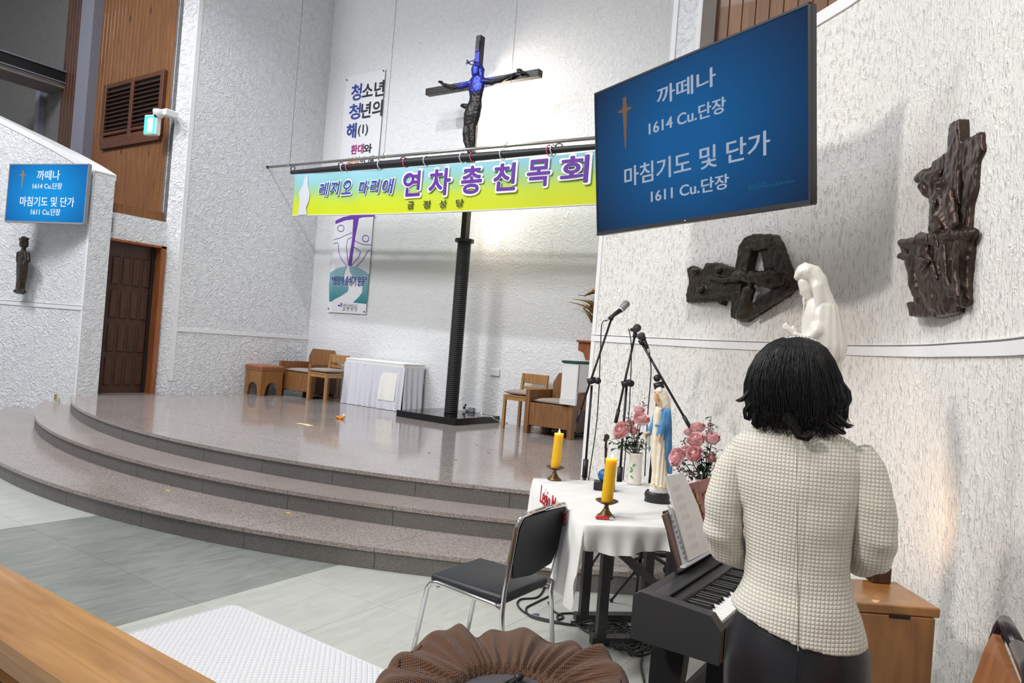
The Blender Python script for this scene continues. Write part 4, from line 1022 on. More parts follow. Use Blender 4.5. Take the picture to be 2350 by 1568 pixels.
b = B(); stroke(b, mf, [(1450, 90, 40), (1480, 110, 50), (1500, 150, 52), (1515, 210, 50), (1525, 255, 42)], cv, kk, .006, 1.05); stroke(b, mf, [(1405, 82, 8), (1430, 68, 16), (1460, 75, 30)], cv, kk, 0, 1.6); stroke(b, mf, [(1460, 150, 16), (1475, 200, 20), (1480, 240, 26), (1470, 258, 18)], cv, kk, -.014, .7); stroke(b, mf, [(1405, 260, 12), (1400, 230, 8)], cv, kk, 0)
obj('veil', b.fuse(.004, 1), MROBE, ms_, True)
eb = B().tube([mf.px(*cv(a, c))+Vector((0, -.028+.012*i*0, 0)) for i, (a, c) in enumerate(((1402, 85), (1430, 115), (1452, 150), (1465, 190), (1468, 240)))], .0022, 5); obj('gold_edge', eb, MGOLD, ms_)
obj('gold_edge', B().tube([mf.px(*cv(a, c))+Vector((0, -.05, 0)) for a, c in ((1365, 1000), (1400, 985), (1420, 1030), (1460, 1025), (1490, 1010), (1530, 1015))], .003, 5), MGOLD, ms_)
obj('sash', B().tube([mf.px(*cv(a, c))+Vector((0, -.03, 0)) for a, c in ((1405, 415), (1425, 412), (1450, 420))], .004, 5), MBLUE, ms_)
# vases and roses
MVASE = plain('vase_cream', (.74, .70, .64), .25, coat=.3); MVASE2 = plain('vase_white', (.78, .78, .76), .25, coat=.3)
def vase(label, q, h, r, m, fr_):
    t = thing('flower_vase', label, 'vase', (q.x, q.y, TC), fr_.ang)
    obj('body', B().lathe([(.001, 0), (r*.95, 0), (r, .01), (r*.93, h*.35), (r*.86, h*.6), (r*.9, h*.9), (r*.98, h), (r*.9, h), (r*.8, h*.6), (.001, h*.5)], seg=28), m, t, True)
    return t
v1 = onz(1455, 1111, TC); f1 = Frame((v1.x, v1.y, TC)); h1 = f1.px(1460, 1039).z
va = vase('slim cream vase with green leaf print holding pink roses', v1, h1, .042, MVASE, f1)
MPG = plain('print_green', (.06, .33, .05), .4)
for a_, z_, s in ((-1.95, .24, -1), (-2.15, .42, 1), (-2.1, .50, -1), (-1.8, .62, 1)):
    ang = a_; c = Vector((.040*math.cos(ang), .040*math.sin(ang), h1*z_)); tn = Vector((-math.sin(ang), math.cos(ang), 0))
    obj('leaf_print', B().add([c-tn*.011*s*1+Vector((0, 0, -.008)), c+Vector((0, 0, -.006)), c+tn*.012*s+Vector((0, 0, .008)), c+Vector((0, 0, .009))], [(0, 1, 2, 3)], Matrix.Translation((.003*math.cos(ang), .003*math.sin(ang), 0))), MPG, va)
v2 = onz(1612, 1168, TC); f2 = Frame((v2.x, v2.y, TC)); h2 = f2.px(1605, 1098).z
vb = vase('white vase of pink roses behind the red hymn book', v2, h2, .05, MVASE2, f2)
def rose_mesh(seed, open_=1.0):
    rnd = random.Random(seed); b = B()
    b.lathe([(.001, .0), (.010, .004), (.014, .022), (.011, .042), (.004, .05)], seg=10)
    for R_, h, n, hf in ((.014, .056, 3, 1.2), (.021*open_, .057, 4, 1.0), (.028*open_, .055, 5, .85), (.034*open_, .049, 5, .8), (.038*open_, .036, 4, .8)):
        a0 = rnd.random()*6
        for k in range(n):
            ac = a0+k*2*math.pi/n+rnd.uniform(-.1, .1); tz = rnd.uniform(-.004, .004)
            def fn(u, v, ac=ac, R_=R_, h=h, hf=hf, tz=tz):
                uu = 2*u-1; e = 1-.25*abs(uu)**3
                r = R_*(.30+.72*math.sin(min(1, v*1.25)*math.pi*.5)) - R_*.10*max(0, v-.7) + (R_*.16*max(0, v-.88)/.12 if R_ > .025 else 0)
                return Vector((r*math.cos(ac+uu*hf*(.45+.55*v)), r*math.sin(ac+uu*hf*(.45+.55*v)), h*v*e+tz*v))
            b.grid(6, 6, fn)
    me = b.mesh('bloom', True); return me
mrose, nt, p = nmat('rose_pink'); f = noise(nt, coords(nt), 40, 2)
nt.links.new(ramp(nt, f, [(.3, (.82, .42, .45)), (.7, (.92, .62, .62))]), p.inputs['Base Color']); p.inputs['Roughness'].default_value = .6; p.inputs['Subsurface Weight'].default_value = .15; p.inputs['Subsurface Radius'].default_value = (.01, .004, .004)
MSTEM = plain('stem_green', (.04, .09, .025), .6); MLEAFD = plain('foliage_dark', (.018, .05, .016), .5, var=.4, vs=40); MWAXF = plain('waxflower_mauve', (.20, .07, .10), .6, var=.4, vs=80)
blooms = [rose_mesh(i, .9+.1*(i % 3)) for i in range(3)]
for m_ in blooms: m_.materials.append(mrose)
def leaf_mesh():
    return B().grid(2, 5, lambda u, v: Vector(((u-.5)*.03*math.sin(math.pi*min(.98, v+.02)), .05*v, .008*math.sin(v*3)-.004*abs(u-.5)))).mesh('leaf', True)
lm = leaf_mesh(); lm.materials.append(MLEAFD)
def rose(fr_, q, hv, px, py, r, d, label, grp, i):
    c = fr_.px(px, py, d); c.y = d
    base = Vector((random.uniform(-.015, .015), random.uniform(-.015, .015), hv*.75))
    t = thing('pink_rose', label, 'rose', (q.x, q.y, TC), fr_.ang, grp)
    dirv = (c-Vector((0, 0, hv+.02))); dirv.z = max(.06, dirv.z*.8); dirv += Vector((0, -.035, 0)); dirv.normalize()
    s = r*fr_.mm()/.037
    M = Matrix.Translation(c-dirv*.022*s) @ dirv.to_track_quat('Z', 'Y').to_matrix().to_4x4() @ Matrix.Rotation(i*1.3, 4, 'Z') @ Matrix.Scale(s, 4)
    obj('bloom', blooms[i % 3], None, t, M=M)
    obj('stem', B().tube([base, (base+c)/2+Vector((0, 0, .01)), c-dirv*.02*s], .0028, 5), MSTEM, t, True)
    for k in range(3):
        pnt = base.lerp(c, .45+.15*k); dv = Vector((random.uniform(-1, 1), random.uniform(-1, .4), random.uniform(-.1, .5))).normalized()
        obj('leaf', lm, None, t, M=Matrix.Translation(pnt) @ dv.to_track_quat('Y', 'Z').to_matrix().to_4x4())
    return t
cvp = lambda a, c: (1180+a*.2296, 880+c*.2296)
for i, (a, c, r, d) in enumerate(((1250, 285, 56, .02), (1270, 375, 74, -.03), (1085, 485, 76, -.05), (1165, 410, 44, .0), (1195, 485, 46, -.03))):
    rose(f1, v1, h1, *cvp(a, c), r*.2296, d, ('topmost pink rose in the slim cream vase', 'big full pink rose under the topmost one in the slim cream vase', 'low open pink rose leaning away from the statue, slim cream vase', 'small pink rose tucked between larger ones, slim cream vase', 'pink rose just above the foliage of the slim cream vase')[i], 'roses in the slim cream vase', i)
for i, (a, c, r, d) in enumerate(((1838, 455, 68, .02), (1825, 580, 76, -.03), (1978, 565, 76, -.01), (1810, 715, 78, -.07), (1640, 750, 78, -.05), (1745, 495, 46, .03), (1725, 690, 60, -.03), (1960, 755, 45, -.02))):
    rose(f2, v2, h2, *cvp(a, c), r*.2296, d, ('topmost pink rose in the white vase behind the hymn book', 'central pink rose in the white vase behind the hymn book', 'tall closed pink rosebud in the white vase beside the jacket', 'round pink rose low in the front of the white vase', 'open pink rose of the white vase nearest the painted statue', 'small pink rose at the back of the white vase', 'pink rose half hidden between two others in the white vase', 'small pink rose beside the jacket, low in the white vase')[i], 'roses in the white vase', i+1)
def sprig(fr_, q, hv, tips, label, grp):
    t = thing('waxflower_sprig', label, 'flower', (q.x, q.y, TC), fr_.ang, grp)
    sb = B(); fb = B()
    for (px, py, rr) in tips:
        c = fr_.px(px, py, 0); c.y = random.uniform(-.05, .04)
        sb.tube([(0, 0, hv*.8), Vector((c.x*.5, c.y*.5, (hv+c.z)/2)), c], .0015, 4)
        for k in range(12):
            o_ = Vector((random.gauss(0, rr), random.gauss(0, rr), random.gauss(0, rr)))*fr_.mm()
            sb.tube([c, c+o_], .0007, 3, False); fb.ball(c+o_, .0042, 6)
    obj('stems', sb, MSTEM, t)['kind'] = 'stuff'; obj('florets', fb, MWAXF, t, True)['kind'] = 'stuff'
def S_(l): return [(1180+a*.2296, 880+c*.2296, 7) for a, c in l]
for g_ in ([(1290, 225), (1160, 345)], [(1090, 400), (1235, 545)], [(1170, 650), (1250, 640), (1290, 590)]): sprig(f1, v1, h1, S_(g_), 'mauve waxflower sprig in the slim cream vase', 'waxflower in the slim cream vase')
for g_ in ([(1945, 400), (1960, 450)], [(1700, 600), (1640, 850), (1680, 870)], [(1790, 880), (1750, 900)], [(2010, 830), (1990, 700)]): sprig(f2, v2, h2, S_(g_), 'mauve waxflower sprig in the white vase', 'waxflower in the white vase')
for fr_, q, hv, lb, sp_ in ((f1, v1, h1, 'dark green filler foliage spilling from the slim cream vase', ((1000, 540), (940, 560), (1010, 640), (1070, 600), (1130, 590), (1110, 640), (1280, 640))), (f2, v2, h2, 'dark green filler foliage spilling from the white vase', ((1890, 820), (1930, 870), (1860, 900), (1740, 930), (1970, 330), (2010, 690), (1900, 780)))):
    t = thing('filler_foliage', lb, 'foliage', (q.x, q.y, TC), fr_.ang)
    sb = B()
    for a, c in sp_:
        cc_ = fr_.px(1180+a*.2296, 880+c*.2296); cc_.y = random.uniform(-.04, .02); sb.tube([(0, 0, hv*.8), Vector((cc_.x*.55, cc_.y*.6, (hv+cc_.z)/2)), cc_], .0015, 4)
        for k in range(5):
            pt = Vector((0, 0, hv)).lerp(cc_, .35+.16*k); dv = Vector((random.uniform(-1, 1), random.uniform(-.8, .4), random.uniform(-.3, .8))).normalized()
            obj('leaf', lm, None, t, M=Matrix.Translation(pt) @ dv.to_track_quat('Y', 'Z').to_matrix().to_4x4() @ Matrix.Scale(.8, 4))
    obj('stems', sb, MSTEM, t)
# ================================================================ MICROPHONE STANDS
MMESH = plain('mic_grille', (.32, .32, .33), .35, .8, bmp=.6, bs=900)
MGREYD = plain('dark_grille', (.06, .06, .06), .4, .5, bmp=.6, bs=900)
def micstand(label, base, pole_px, boom, pivot, knob, mic, weight, mlabel, legs=.26, cable=None, zf=0.0):
    fr_ = Frame(base); kk = fr_.mm(); tall = 'tallest' in label
    t = thing('microphone_stand', label, 'microphone stand', (base[0], base[1], zf), fr_.ang)
    fr_ = Frame((base[0], base[1], zf))
    P = lambda q, d=0: (lambda v: Vector((v.x, d, v.z)))(fr_.px(q[0], q[1]))
    top = P(pole_px); mid = Vector((top.x*.5, 0, top.z*.5))
    obj('pole', B().tube([(0, 0, .25), Vector((top.x*.6, 0, .62))], .0125, 10).tube([Vector((top.x*.6, 0, .6)), top], .008, 10), MBLKM, t, True)
    obj('clutch', B().tube([Vector((top.x*.58, 0, .56)), Vector((top.x*.62, 0, .68))], .018, 10), MBLK, t, True)
    for k in range(3):
        a = k*2.094+.5; obj('leg', B().tube([(0, 0, .27), (legs*math.cos(a), legs*math.sin(a), .012)], .008, 6), MBLKM, t)
        obj('foot', B().ball((legs*math.cos(a), legs*math.sin(a), .013), .013, 8), MBLK, t, True)
    obj('hub', B().tube([(0, 0, .22), (0, 0, .3)], .022, 10), MBLK, t, True)
    a, c = P(boom[0], -.03), P(boom[1], -.03); obj('boom', B().tube([a, c], .0075, 8), MBLKM, t, True)
    d_ = (c-a).normalized()
    if weight: obj('grip', B().tube([c-d_*.09, c], .012, 10), MBLK, t, True)
    pv = P(pivot, -.02); obj('pivot', B().tube([pv-Vector((.028, 0, .01)), pv+Vector((.028, 0, .01))], .021, 12), MBLK, t, True)
    kn = P(knob, -.02); obj('knob', B().tube([kn-Vector((0, .02, 0)), kn+Vector((0, .02, 0))], .022, 12), MBLK, t, True)
    obj('clip', B().tube([a, a+d_*-.03], .014, 8), MBLK, t, True)
    h_, g_, e_ = P(mic[0], mic[3]), P(mic[1], mic[3]*.5-.01), P(mic[2], -.03)
    mt = thing('microphone', mlabel, 'microphone', (base[0], base[1], zf), fr_.ang)
    u = (h_-g_).normalized(); body = B().tube([e_, g_], [.011, .017], 12); obj('handle', body, MBLK, mt, True)
    obj('collar', B().tube([g_, g_+u*.008], .022, 14), MWHITE if tall else MBLK, mt, True)
    obj('grille', B().tube([g_+u*.008, g_+u*.02, h_-u*.015, h_-u*.005, h_], [.02, .025, .026, .02, .008], 14), MMESH if tall else MGREYD, mt, True)
    obj('connector', B().tube([e_, e_-(g_-e_).normalized()*.03], .009, 10), MCHROME, mt, True)
    if cable:
        pts = [e_-(g_-e_).normalized()*.03]+[P(q, -.045) for q in cable]
        pts = [pts[0]] + [Vector(p_) for p_ in pts[1:]]
        sm = []
        for i in range(len(pts)-1):
            p0, p1, p2, p3 = pts[max(0, i-1)], pts[i], pts[i+1], pts[min(len(pts)-1, i+2)]
            for s in range(6):
                u_ = s/6; sm.append(.5*((2*p1)+(-p0+p2)*u_+(2*p0-5*p1+4*p2-p3)*u_*u_+(-p0+3*p1-3*p2+p3)*u_**3))
        sm.append(pts[-1])
        cb_ = tag(obj('microphone_cable', B().tube([fr_.M @ q for q in sm], .0038, 6), MBLK, None, True), 'black cable running down from the '+mlabel, 'cable')
    return t
def ground(px, d, z): q = atd(px, 1000, d); return (q.x, q.y, z)
micstand('microphone stand with boom against the stucco corner, tallest of three', ground(1349, 4.82, .15), (1358, 885), ((1402, 735), (1324, 968)), (1358, 874), (1372, 874), ((1442, 692), (1424, 712), (1398, 731), .04), 1, 'grey headed microphone on the tallest stand', .22, [(1381, 745), (1378, 800), (1374, 900), (1368, 980), (1352, 1090), (1347, 1140)], .15)
micstand('middle microphone stand with upright boom and black grip', ground(1430, 4.62, .15), (1438, 885), ((1456, 775), (1413, 970)), (1437, 880), (1448, 880), ((1464, 752), (1458, 758), (1449, 757), -.12), 1, 'black microphone pointing outward on the middle stand', .16, [(1449, 800), (1446, 900), (1443, 950), (1430, 1100)], .15)
micstand('microphone stand behind the painted statue with long slanted boom', ground(1490, 4.38, 0), (1512, 880), ((1474, 790), (1586, 985)), (1512, 885), (1508, 868), ((1468, 765), (1476, 780), (1486, 800), 0), 1, 'black microphone at the peak of the slanted boom', .18, [(1492, 825), (1494, 860), (1486, 960), (1480, 1090)], 0)
# ================================================================ DIGITAL PIANO
KX0, KX1, KY0, KY1 = -.915, -.635, 2.17, 3.50
kb = thing('digital_piano', 'black digital piano on its stand beside the standing woman', 'piano', ((KX0+KX1)/2, KY0, 0))
kw = KX1-KX0; kl = KY1-KY0; hx = kw/2
MPI = plain('piano_black', (.035, .035, .038), .4); MPI2 = plain('piano_panel', (.022, .022, .025), .3); MWK = plain('white_key', (.85, .85, .83), .25, coat=.3); MBK = plain('black_key', (.01, .01, .01), .25)
obj('body', B().prism([(-hx, .66), (hx, .65), (hx, .735), (.0, .74), (-.02, .775), (-hx, .785)], .03, kl-.03, Matrix.Identity(4)), MPI2, kb)
for yy in (0, kl-.04): obj('end_block', B().prism([(-hx-.004, .645), (hx+.004, .645), (hx+.004, .745), (hx-.03, .785), (-hx+.02, .80), (-hx-.004, .785)], yy, yy+.045), MPI, kb)
obj('key_slip', B().box((hx-.006, kl/2, .70), (.02, kl-.06, .10), bev=.004), MPI, kb)
obj('panel_strip', B().box((-.075, kl/2, .787), (.05, kl-.1, .006)), MPI, kb)
k0, k1 = .05, kl-.05; nW = 52; kp = (k1-k0)/nW
wk = B().box((0, 0, 0), (.135, kp-.001, .02), bev=.0015).mesh('white_key'); wk.materials.append(MWK)
bk = B().box((0, 0, 0), (.088, .011, .014), bev=.002, taper=.85).mesh('black_key'); bk.materials.append(MBK)
for i in range(nW):
    o = obj('white_key', wk, None, kb); o.location = (.062, k0+kp*(i+.5), .752)
    if i % 7 in (0, 2, 3, 5, 6) and i < nW-1: o = obj('black_key', bk, None, kb); o.location = (.034, k0+kp*(i+1), .768)
for yy in (.16, kl-.2):
    obj('stand_leg', B().prism([(-hx+.0, 0), (-hx+.07, 0), (-hx+.10, .30), (-hx+.13, .65), (-hx+.01, .65)], yy, yy+.06), MBLK, kb)
    obj('stand_leg', B().box((hx-.05, yy+.03, .33), (.06, .06, .64)), MBLK, kb)
    obj('stand_foot', B().box((0, yy+.03, .02), (kw+.04, .07, .04), bev=.008), MBLK, kb)
obj('stand_rail', B().box((-hx+.06, kl/2, .30), (.02, kl-.4, .16)), MBLK, kb)
rf = Frame((-.885, 2.45, .79), math.pi/2, -.30)
def quad(fr_, pts, d): return [(lambda v: (v.x, v.z))(fr_.px(x, y, d)) for x, y in pts]
obj('music_rest', B().box((.35, .012, .11), (.62, .012, .22)), MPI2, kb, M=(Matrix.Translation((-(KX0+KX1)/2, -KY0, 0)) @ rf.M))
MPAPER = plain('paper_white', (.78, .76, .74), .8, var=.03, vs=20); MPAPER2 = plain('paper_grey', (.66, .68, .70), .8)
MBRN = plain('brown_cover', (.13, .075, .055), .5); MREDB = plain('maroon_leather', (.20, .014, .018), .4, var=.15, vs=50); MREDC = plain('maroon_cover', (.27, .05, .035), .4, var=.15, vs=50); MGLD = plain('gold_print', (.55, .33, .10), .4, .5)
hb = thing('song_folder', 'open brown song folder with white pages on the piano rest', 'folder', M=rf.M)
obj('cover', B().prism(quad(rf, [(1519, 1183), (1532, 1175), (1640, 1262), (1566, 1302), (1556, 1303)], -.004), -.010, -.002), MBRN, hb)
obj('page', B().prism(quad(rf, [(1532, 1159), (1546, 1172), (1610, 1280), (1580, 1294), (1566, 1298)], -.012), -.014, -.010), MPAPER2, hb)
pg = obj('page', B().prism(quad(rf, [(1525, 1094), (1566, 1085), (1600, 1160), (1630, 1262), (1579, 1288)], -.018), -.022, -.016), MPAPER, hb)
obj('page_edges', B().prism(quad(rf, [(1566, 1299), (1630, 1263), (1630, 1268), (1567, 1304)], -.02), -.030, -.008), MPAPER2, hb)
MINK = plain('faint_ink', (.68, .65, .64), .8); MNOTE = plain('note_ink', (.3, .3, .33), .8)
for i in range(7):
    P = rf.px(1552+i*7, 1120+i*22, -.02); obj('printed_block', B().box((P.x, -.0225, P.z), (.07, .001, .018)), MINK, pg)
for i in range(9):
    P = rf.px(1544+i*4, 1185+i*12, -.02); obj('printed_block', B().box((P.x, -.0148, P.z), (.02, .001, .012)), MNOTE, hb)
rb = thing('hymn_book', 'maroon hymn book with gold lettering leaning on the piano rest', 'book', M=rf.M)
cov = quad(rf, [(1602, 1106), (1638, 1095), (1646, 1108), (1700, 1230), (1650, 1245), (1626, 1185)], -.006)
obj('cover', B().prism(cov, -.006, .012), MREDC, rb)
obj('spine', B().prism(quad(rf, [(1581, 1112), (1601, 1106), (1650, 1245), (1634, 1252), (1614, 1215)], -.008), -.008, .012), MREDB, rb)
P = [rf.px(1594+i*5, 1128+i*13, -.009) for i in range(6)]
for i, c in enumerate(P): text('가톨릭성가'[i % 5], 'gold_letter', rb, MGLD, (c.x-.014, c.x+.014, c.z-.012, c.z+.012), y=-.0095, bold=.01)
c = rf.px(1622, 1138, -.007); text('성가', 'gold_letter', rb, MGLD, (c.x-.05, c.x+.05, c.z-.02, c.z+.02), y=-.0075, bold=.02)
# ================================================================ BLACK CHAIR
bc = thing('stacking_chair', 'black padded stacking chair with chrome frame facing the steps', 'chair', (-1.88, 2.79, 0))
MLEB = plain('black_leatherette', (.014, .016, .02), .45, bmp=.25, bs=250); r = .011
for sy in (-1, 1):
    y = sy*.205
    obj('side_frame', B().tube([(-.29, y*1.05, 0.0), (-.225, y, .41), (-.205, y, .437), (-.17, y, .445), (.15, y, .43), (.18, y, .425)], r, 10), MCHROME, bc, True)
    obj('rear_leg', B().tube([(.24, y*1.04, 0), (.195, y, .40), (.20, y, .50), (.235, y, .78), (.243, y*.97, .81), (.243, y*.88, .827), (.243, 0, .833)], r, 10), MCHROME, bc, True)
    for xx in (-.285, .238): obj('foot', B().ball((xx, y*1.05, .012), .014, 8), MBLK, bc, True)
obj('cross_bar', B().tube([(-.17, -.2, .425), (-.17, .2, .425)], .008, 8), MCHROME, bc, True)
obj('seat', B().box((-.02, 0, .45), (.41, .385, .045), bev=.016, seg=2), MLEB, bc, True)
bpz = [(-.195, .78), (-.175, .825), (.175, .825), (.195, .78), (.197, .62), (.16, .545), (.0, .525), (-.16, .545), (-.197, .62)]
bb = B().prism(bpz, -.016, .016); 
Mb = Matrix.Translation((.135, 0, 0)) @ Matrix.Rotation(math.pi/2, 4, 'Z')
for v in bb.bm.verts: v.co.y -= (v.co.z-.5)*.14
bmesh.ops.bevel(bb.bm, geom=bb.bm.edges[:], offset=.006, segments=2, affect='EDGES')
obj('backrest', bb, MLEB, bc, M=Mb @ Matrix.Translation((0, -.055, 0)))
# ================================================================ STOOL UNDER A GATHERED COVER
SCx, SCy = -1.085, 1.73
gs = thing('covered_stool', 'round stool in a gathered brown twill cover beside the piano', 'stool', (SCx, SCy, 0))
MTW = weave('brown_twill', (.135, .066, .038), .009, .003, .9, (0, 1), .16, True)
def cov_fn(u, v):
    a = u*2*math.pi
    big = math.sin(a*7+1.3*math.sin(a*3))*.5+math.sin(a*11+2)*.35+.4*math.sin(a*17+math.sin(a*5)); fine = math.sin(a*46+2*math.sin(a*7))
    if v < .45:
        t = v/.45; R_ = .372+.012*math.sin(a*5)+.015*big*t; z = .03+.52*t
    elif v < .62:
        t = (v-.45)/.17; R_ = .372-.045*(1-math.cos(t*math.pi/2))*1.0+.015*big; z = .55+.065*math.sin(t*math.pi/2)+.022*big*(1+.6*abs(big))*t
    else:
        t = (v-.62)/.38; R_ = .335-(.335-.145)*t+.007*fine*t+.02*math.sin(a*9+t*2)*t*(1-t); z = .615-.045*t*t+(.022*big*(1-t)**.8*(1+.6*abs(big))+.008*math.sin(a*29+3*math.sin(a*4))*(1-t)*t*3)+.012*fine*(t**1.2)*(1 if t < .97 else .5)
        if t > .95: z -= .02
    return Vector((R_*math.cos(a), R_*math.sin(a), z))
obj('gathered_cover', B().grid(320, 46, cov_fn), MTW, gs, True)
obj('grey_top', B().lathe([(.001, .545), (.15, .545), (.15, .555), (.001, .556)], seg=32), plain('grey_felt', (.075, .068, .075), .9, var=.15, vs=200), gs)
obj('drawstring', B().tube([(-.03, .115, .572), (-.028, .09, .57), (-.035, .06, .562), (-.02, .03, .56)], .007, 6).tube([(-.03, .10, .572), (-.05, .06, .562), (-.045, .02, .56)], .004, 5).tube([(-.03, .09, .57), (-.005, .05, .562), (.005, .03, .56)], .004, 5).ball((-.03, .10, .572), (.014, .018, .012), 8), MBLK, gs, True)
for k in range(4): obj('leg', B().tube([(.25*math.cos(k*1.57+.8), .25*math.sin(k*1.57+.8), .54), (.30*math.cos(k*1.57+.8), .30*math.sin(k*1.57+.8), .0)], .015, 8), MBLKM, gs)
# ================================================================ PEW DESK, MAT
pz = .78; pf0, pf1 = .965, .755
pd_ = thing('pew_desk', 'worn honey wood pew desk top running along the front row', 'pew', (-3.0, (pf0+pf1)/2, 0))
for i, (a_, b2) in enumerate(((pf1, .82), (.82, .895), (.895, pf0))):
    obj('top_board', B().box((0, (a_+b2)/2-(pf0+pf1)/2, pz-.016), (4.2, b2-a_-.0005, .032), bev=.003), MPEW, pd_)
obj('apron', B().box((0, -.07, pz-.06), (4.1, .025, .06)), MPEW, pd_)
obj('front_panel', B().box((0, .06, .39), (4.1, .02, .72)), MPEW, pd_)
for xx in (-2.0, -.66, .66, 2.0): obj('support', B().box((xx, 0, .38), (.05, .17, .76)), MPEW, pd_)
obj('book_shelf', B().box((0, -.01, .50), (4.1, .15, .02)), MDOOR, pd_)
mt_ = thing('floor_mat', 'white quilted mat lying on the tile floor', 'mat', (-2.43, 1.70, 0))
mq_ = weave('white_quilt', (.74, .74, .765), .035, .004, .9, (0, 1), .03, True)
def rr(w_, d_, r_):
    return [(sx*(w_/2-r_)+r_*math.cos(a0+k*math.pi/12), sy*(d_/2-r_)+r_*math.sin(a0+k*math.pi/12)) for sx, sy, a0 in ((1, 1, 0), (-1, 1, math.pi/2), (-1, -1, math.pi), (1, -1, 1.5*math.pi)) for k in range(7)]
obj('pad', B().slab(rr(1.92, 1.58, .06), 0.0005, .016), mq_, mt_)
pr = rr(1.92, 1.58, .06); obj('piping', B().tube([(x, y, .011) for x, y in pr], .009, 6, closed=True), plain('mat_piping', (.62, .63, .64), .8), mt_, True)
# ================================================================ CABINET, LAMP, CHAIR BY THE WALL
CZ = .80
c1 = onz(2160, 1398, CZ); c2_ = onz(1990, 1385, CZ); ca = math.atan2((c1-c2_).y, (c1-c2_).x)
cbx = thing('wooden_cabinet', 'low honey wood cabinet with a slot handle against the right wall', 'cabinet', (c1.x, c1.y, 0), ca)
CWd, CDp = .41, .27
obj('body', B().box((-CWd/2-.008, CDp/2+.01, CZ/2-.02), (CWd-.02, CDp-.02, CZ-.04)), MCAB, cbx)
obj('top', B().box((-CWd/2, CDp/2, CZ-.016), (CWd, CDp, .032), bev=.004), MCAB, cbx)
dp = onp(2063, 1415, c1, (math.sin(ca), -math.cos(ca), 0)); dl = Matrix.Rotation(-ca, 4, 'Z') @ (dp-Vector((c1.x, c1.y, 0)))
dd = obj('door', B().box((-CWd/2-.008, .004, CZ/2-.016), (CWd-.02, .016, CZ-.034), bev=.002), MCAB, cbx)
obj('slot_handle', B().box((dl.x, -.005, dl.z), (.07, .004, .013), bev=.0015), plain('slot_dark', (.02, .01, .005), .8), dd)
lb_ = onz(2047, 1336, CZ)
lbx = thing('uplight_box', 'small dark wooden uplight box glowing on the cabinet', 'lamp', (lb_.x-.03, lb_.y-.02, CZ), ca)
obj('housing', B().box((-.02, 0, .03), (.07, .07, .06), bev=.004), MDOOR, lbx)
obj('bulb', B().ball((-.02, 0, .062), .016, 12), emis('warm_bulb', (1, .62, .32), 8), lbx, True)

# chair at the right edge
wc = atd(2325, 1480, 1.62)
rc = thing('wall_chair', 'wooden chair with dark tubular frame against the right wall', 'chair', (-.02, 1.66, 0), math.radians(6))
MTUB = plain('dark_brown_tube', (.02, .012, .014), .25, .3); MBK2 = wood('chair_back_wood', (.33, .13, .05), (.2, .07, .02), 2, 5, .35, False, .3)
for sy in (-1, 1):
    y = sy*.19
    obj('rear_leg', B().tube([(.06, y, 0), (-.005, y, .45), (-.01, y, .62), (.075, y, 1.0), (.082, y*.97, 1.04), (.085, y*.85, 1.06), (.086, 0, 1.062)], .0145, 10), MTUB, rc, True)
    obj('front_leg', B().tube([(-.42, y, 0), (-.39, y, .43), (-.01, y, .44)], .0145, 10), MTUB, rc, True)
obj('seat', B().box((-.20, 0, .455), (.40, .40, .035), bev=.01), MBK2, rc)
bb = B().prism([(-.172, .66), (.172, .66), (.172, 1.0), (.15, 1.035), (-.15, 1.035), (-.172, 1.0)], -.006, .008)
for v in bb.bm.verts: v.co.y -= (v.co.z-.62)*.225
obj('backrest', bb, MBK2, rc, M=Matrix.Rotation(math.pi/2, 4, 'Z') @ Matrix.Translation((0, .022, 0)))
# ================================================================ WALL RELIEFS
def wall_hit(px, py):
    C_, nor, s, _ = WR; best = None
    for i in range(len(C_)-1):
        a, c = C_[i], C_[i+1]; n_ = nor[i]
        q = onp(px, py, a, n_); t = (q-a).to_2d().dot((c-a).to_2d())/((c-a).to_2d().length_squared)
        if -.01 <= t <= 1.01 and (q-CAM).dot(ray(px, py)) > 0: best = (q, n_)
    return best
def relief(px, py, label, name, mat, build, vox=.006, amp=.004, proud=.02):
    q, n_ = wall_hit(px, py)
    away = -n_; ang = math.atan2(away.y, away.x)-math.pi/2
    fr_ = Frame(q+n_*proud, ang)
    t = thing(name, label, 'sculpture', M=fr_.M); b = B(); build(b, fr_)
    obj('casting', b.fuse(vox, 2, lambda c: amp*mnoise.noise(c*35)+amp*.7*mnoise.noise(Vector((c.x*70, c.y*40, c.z*18)))), mat, t, True)
    return t
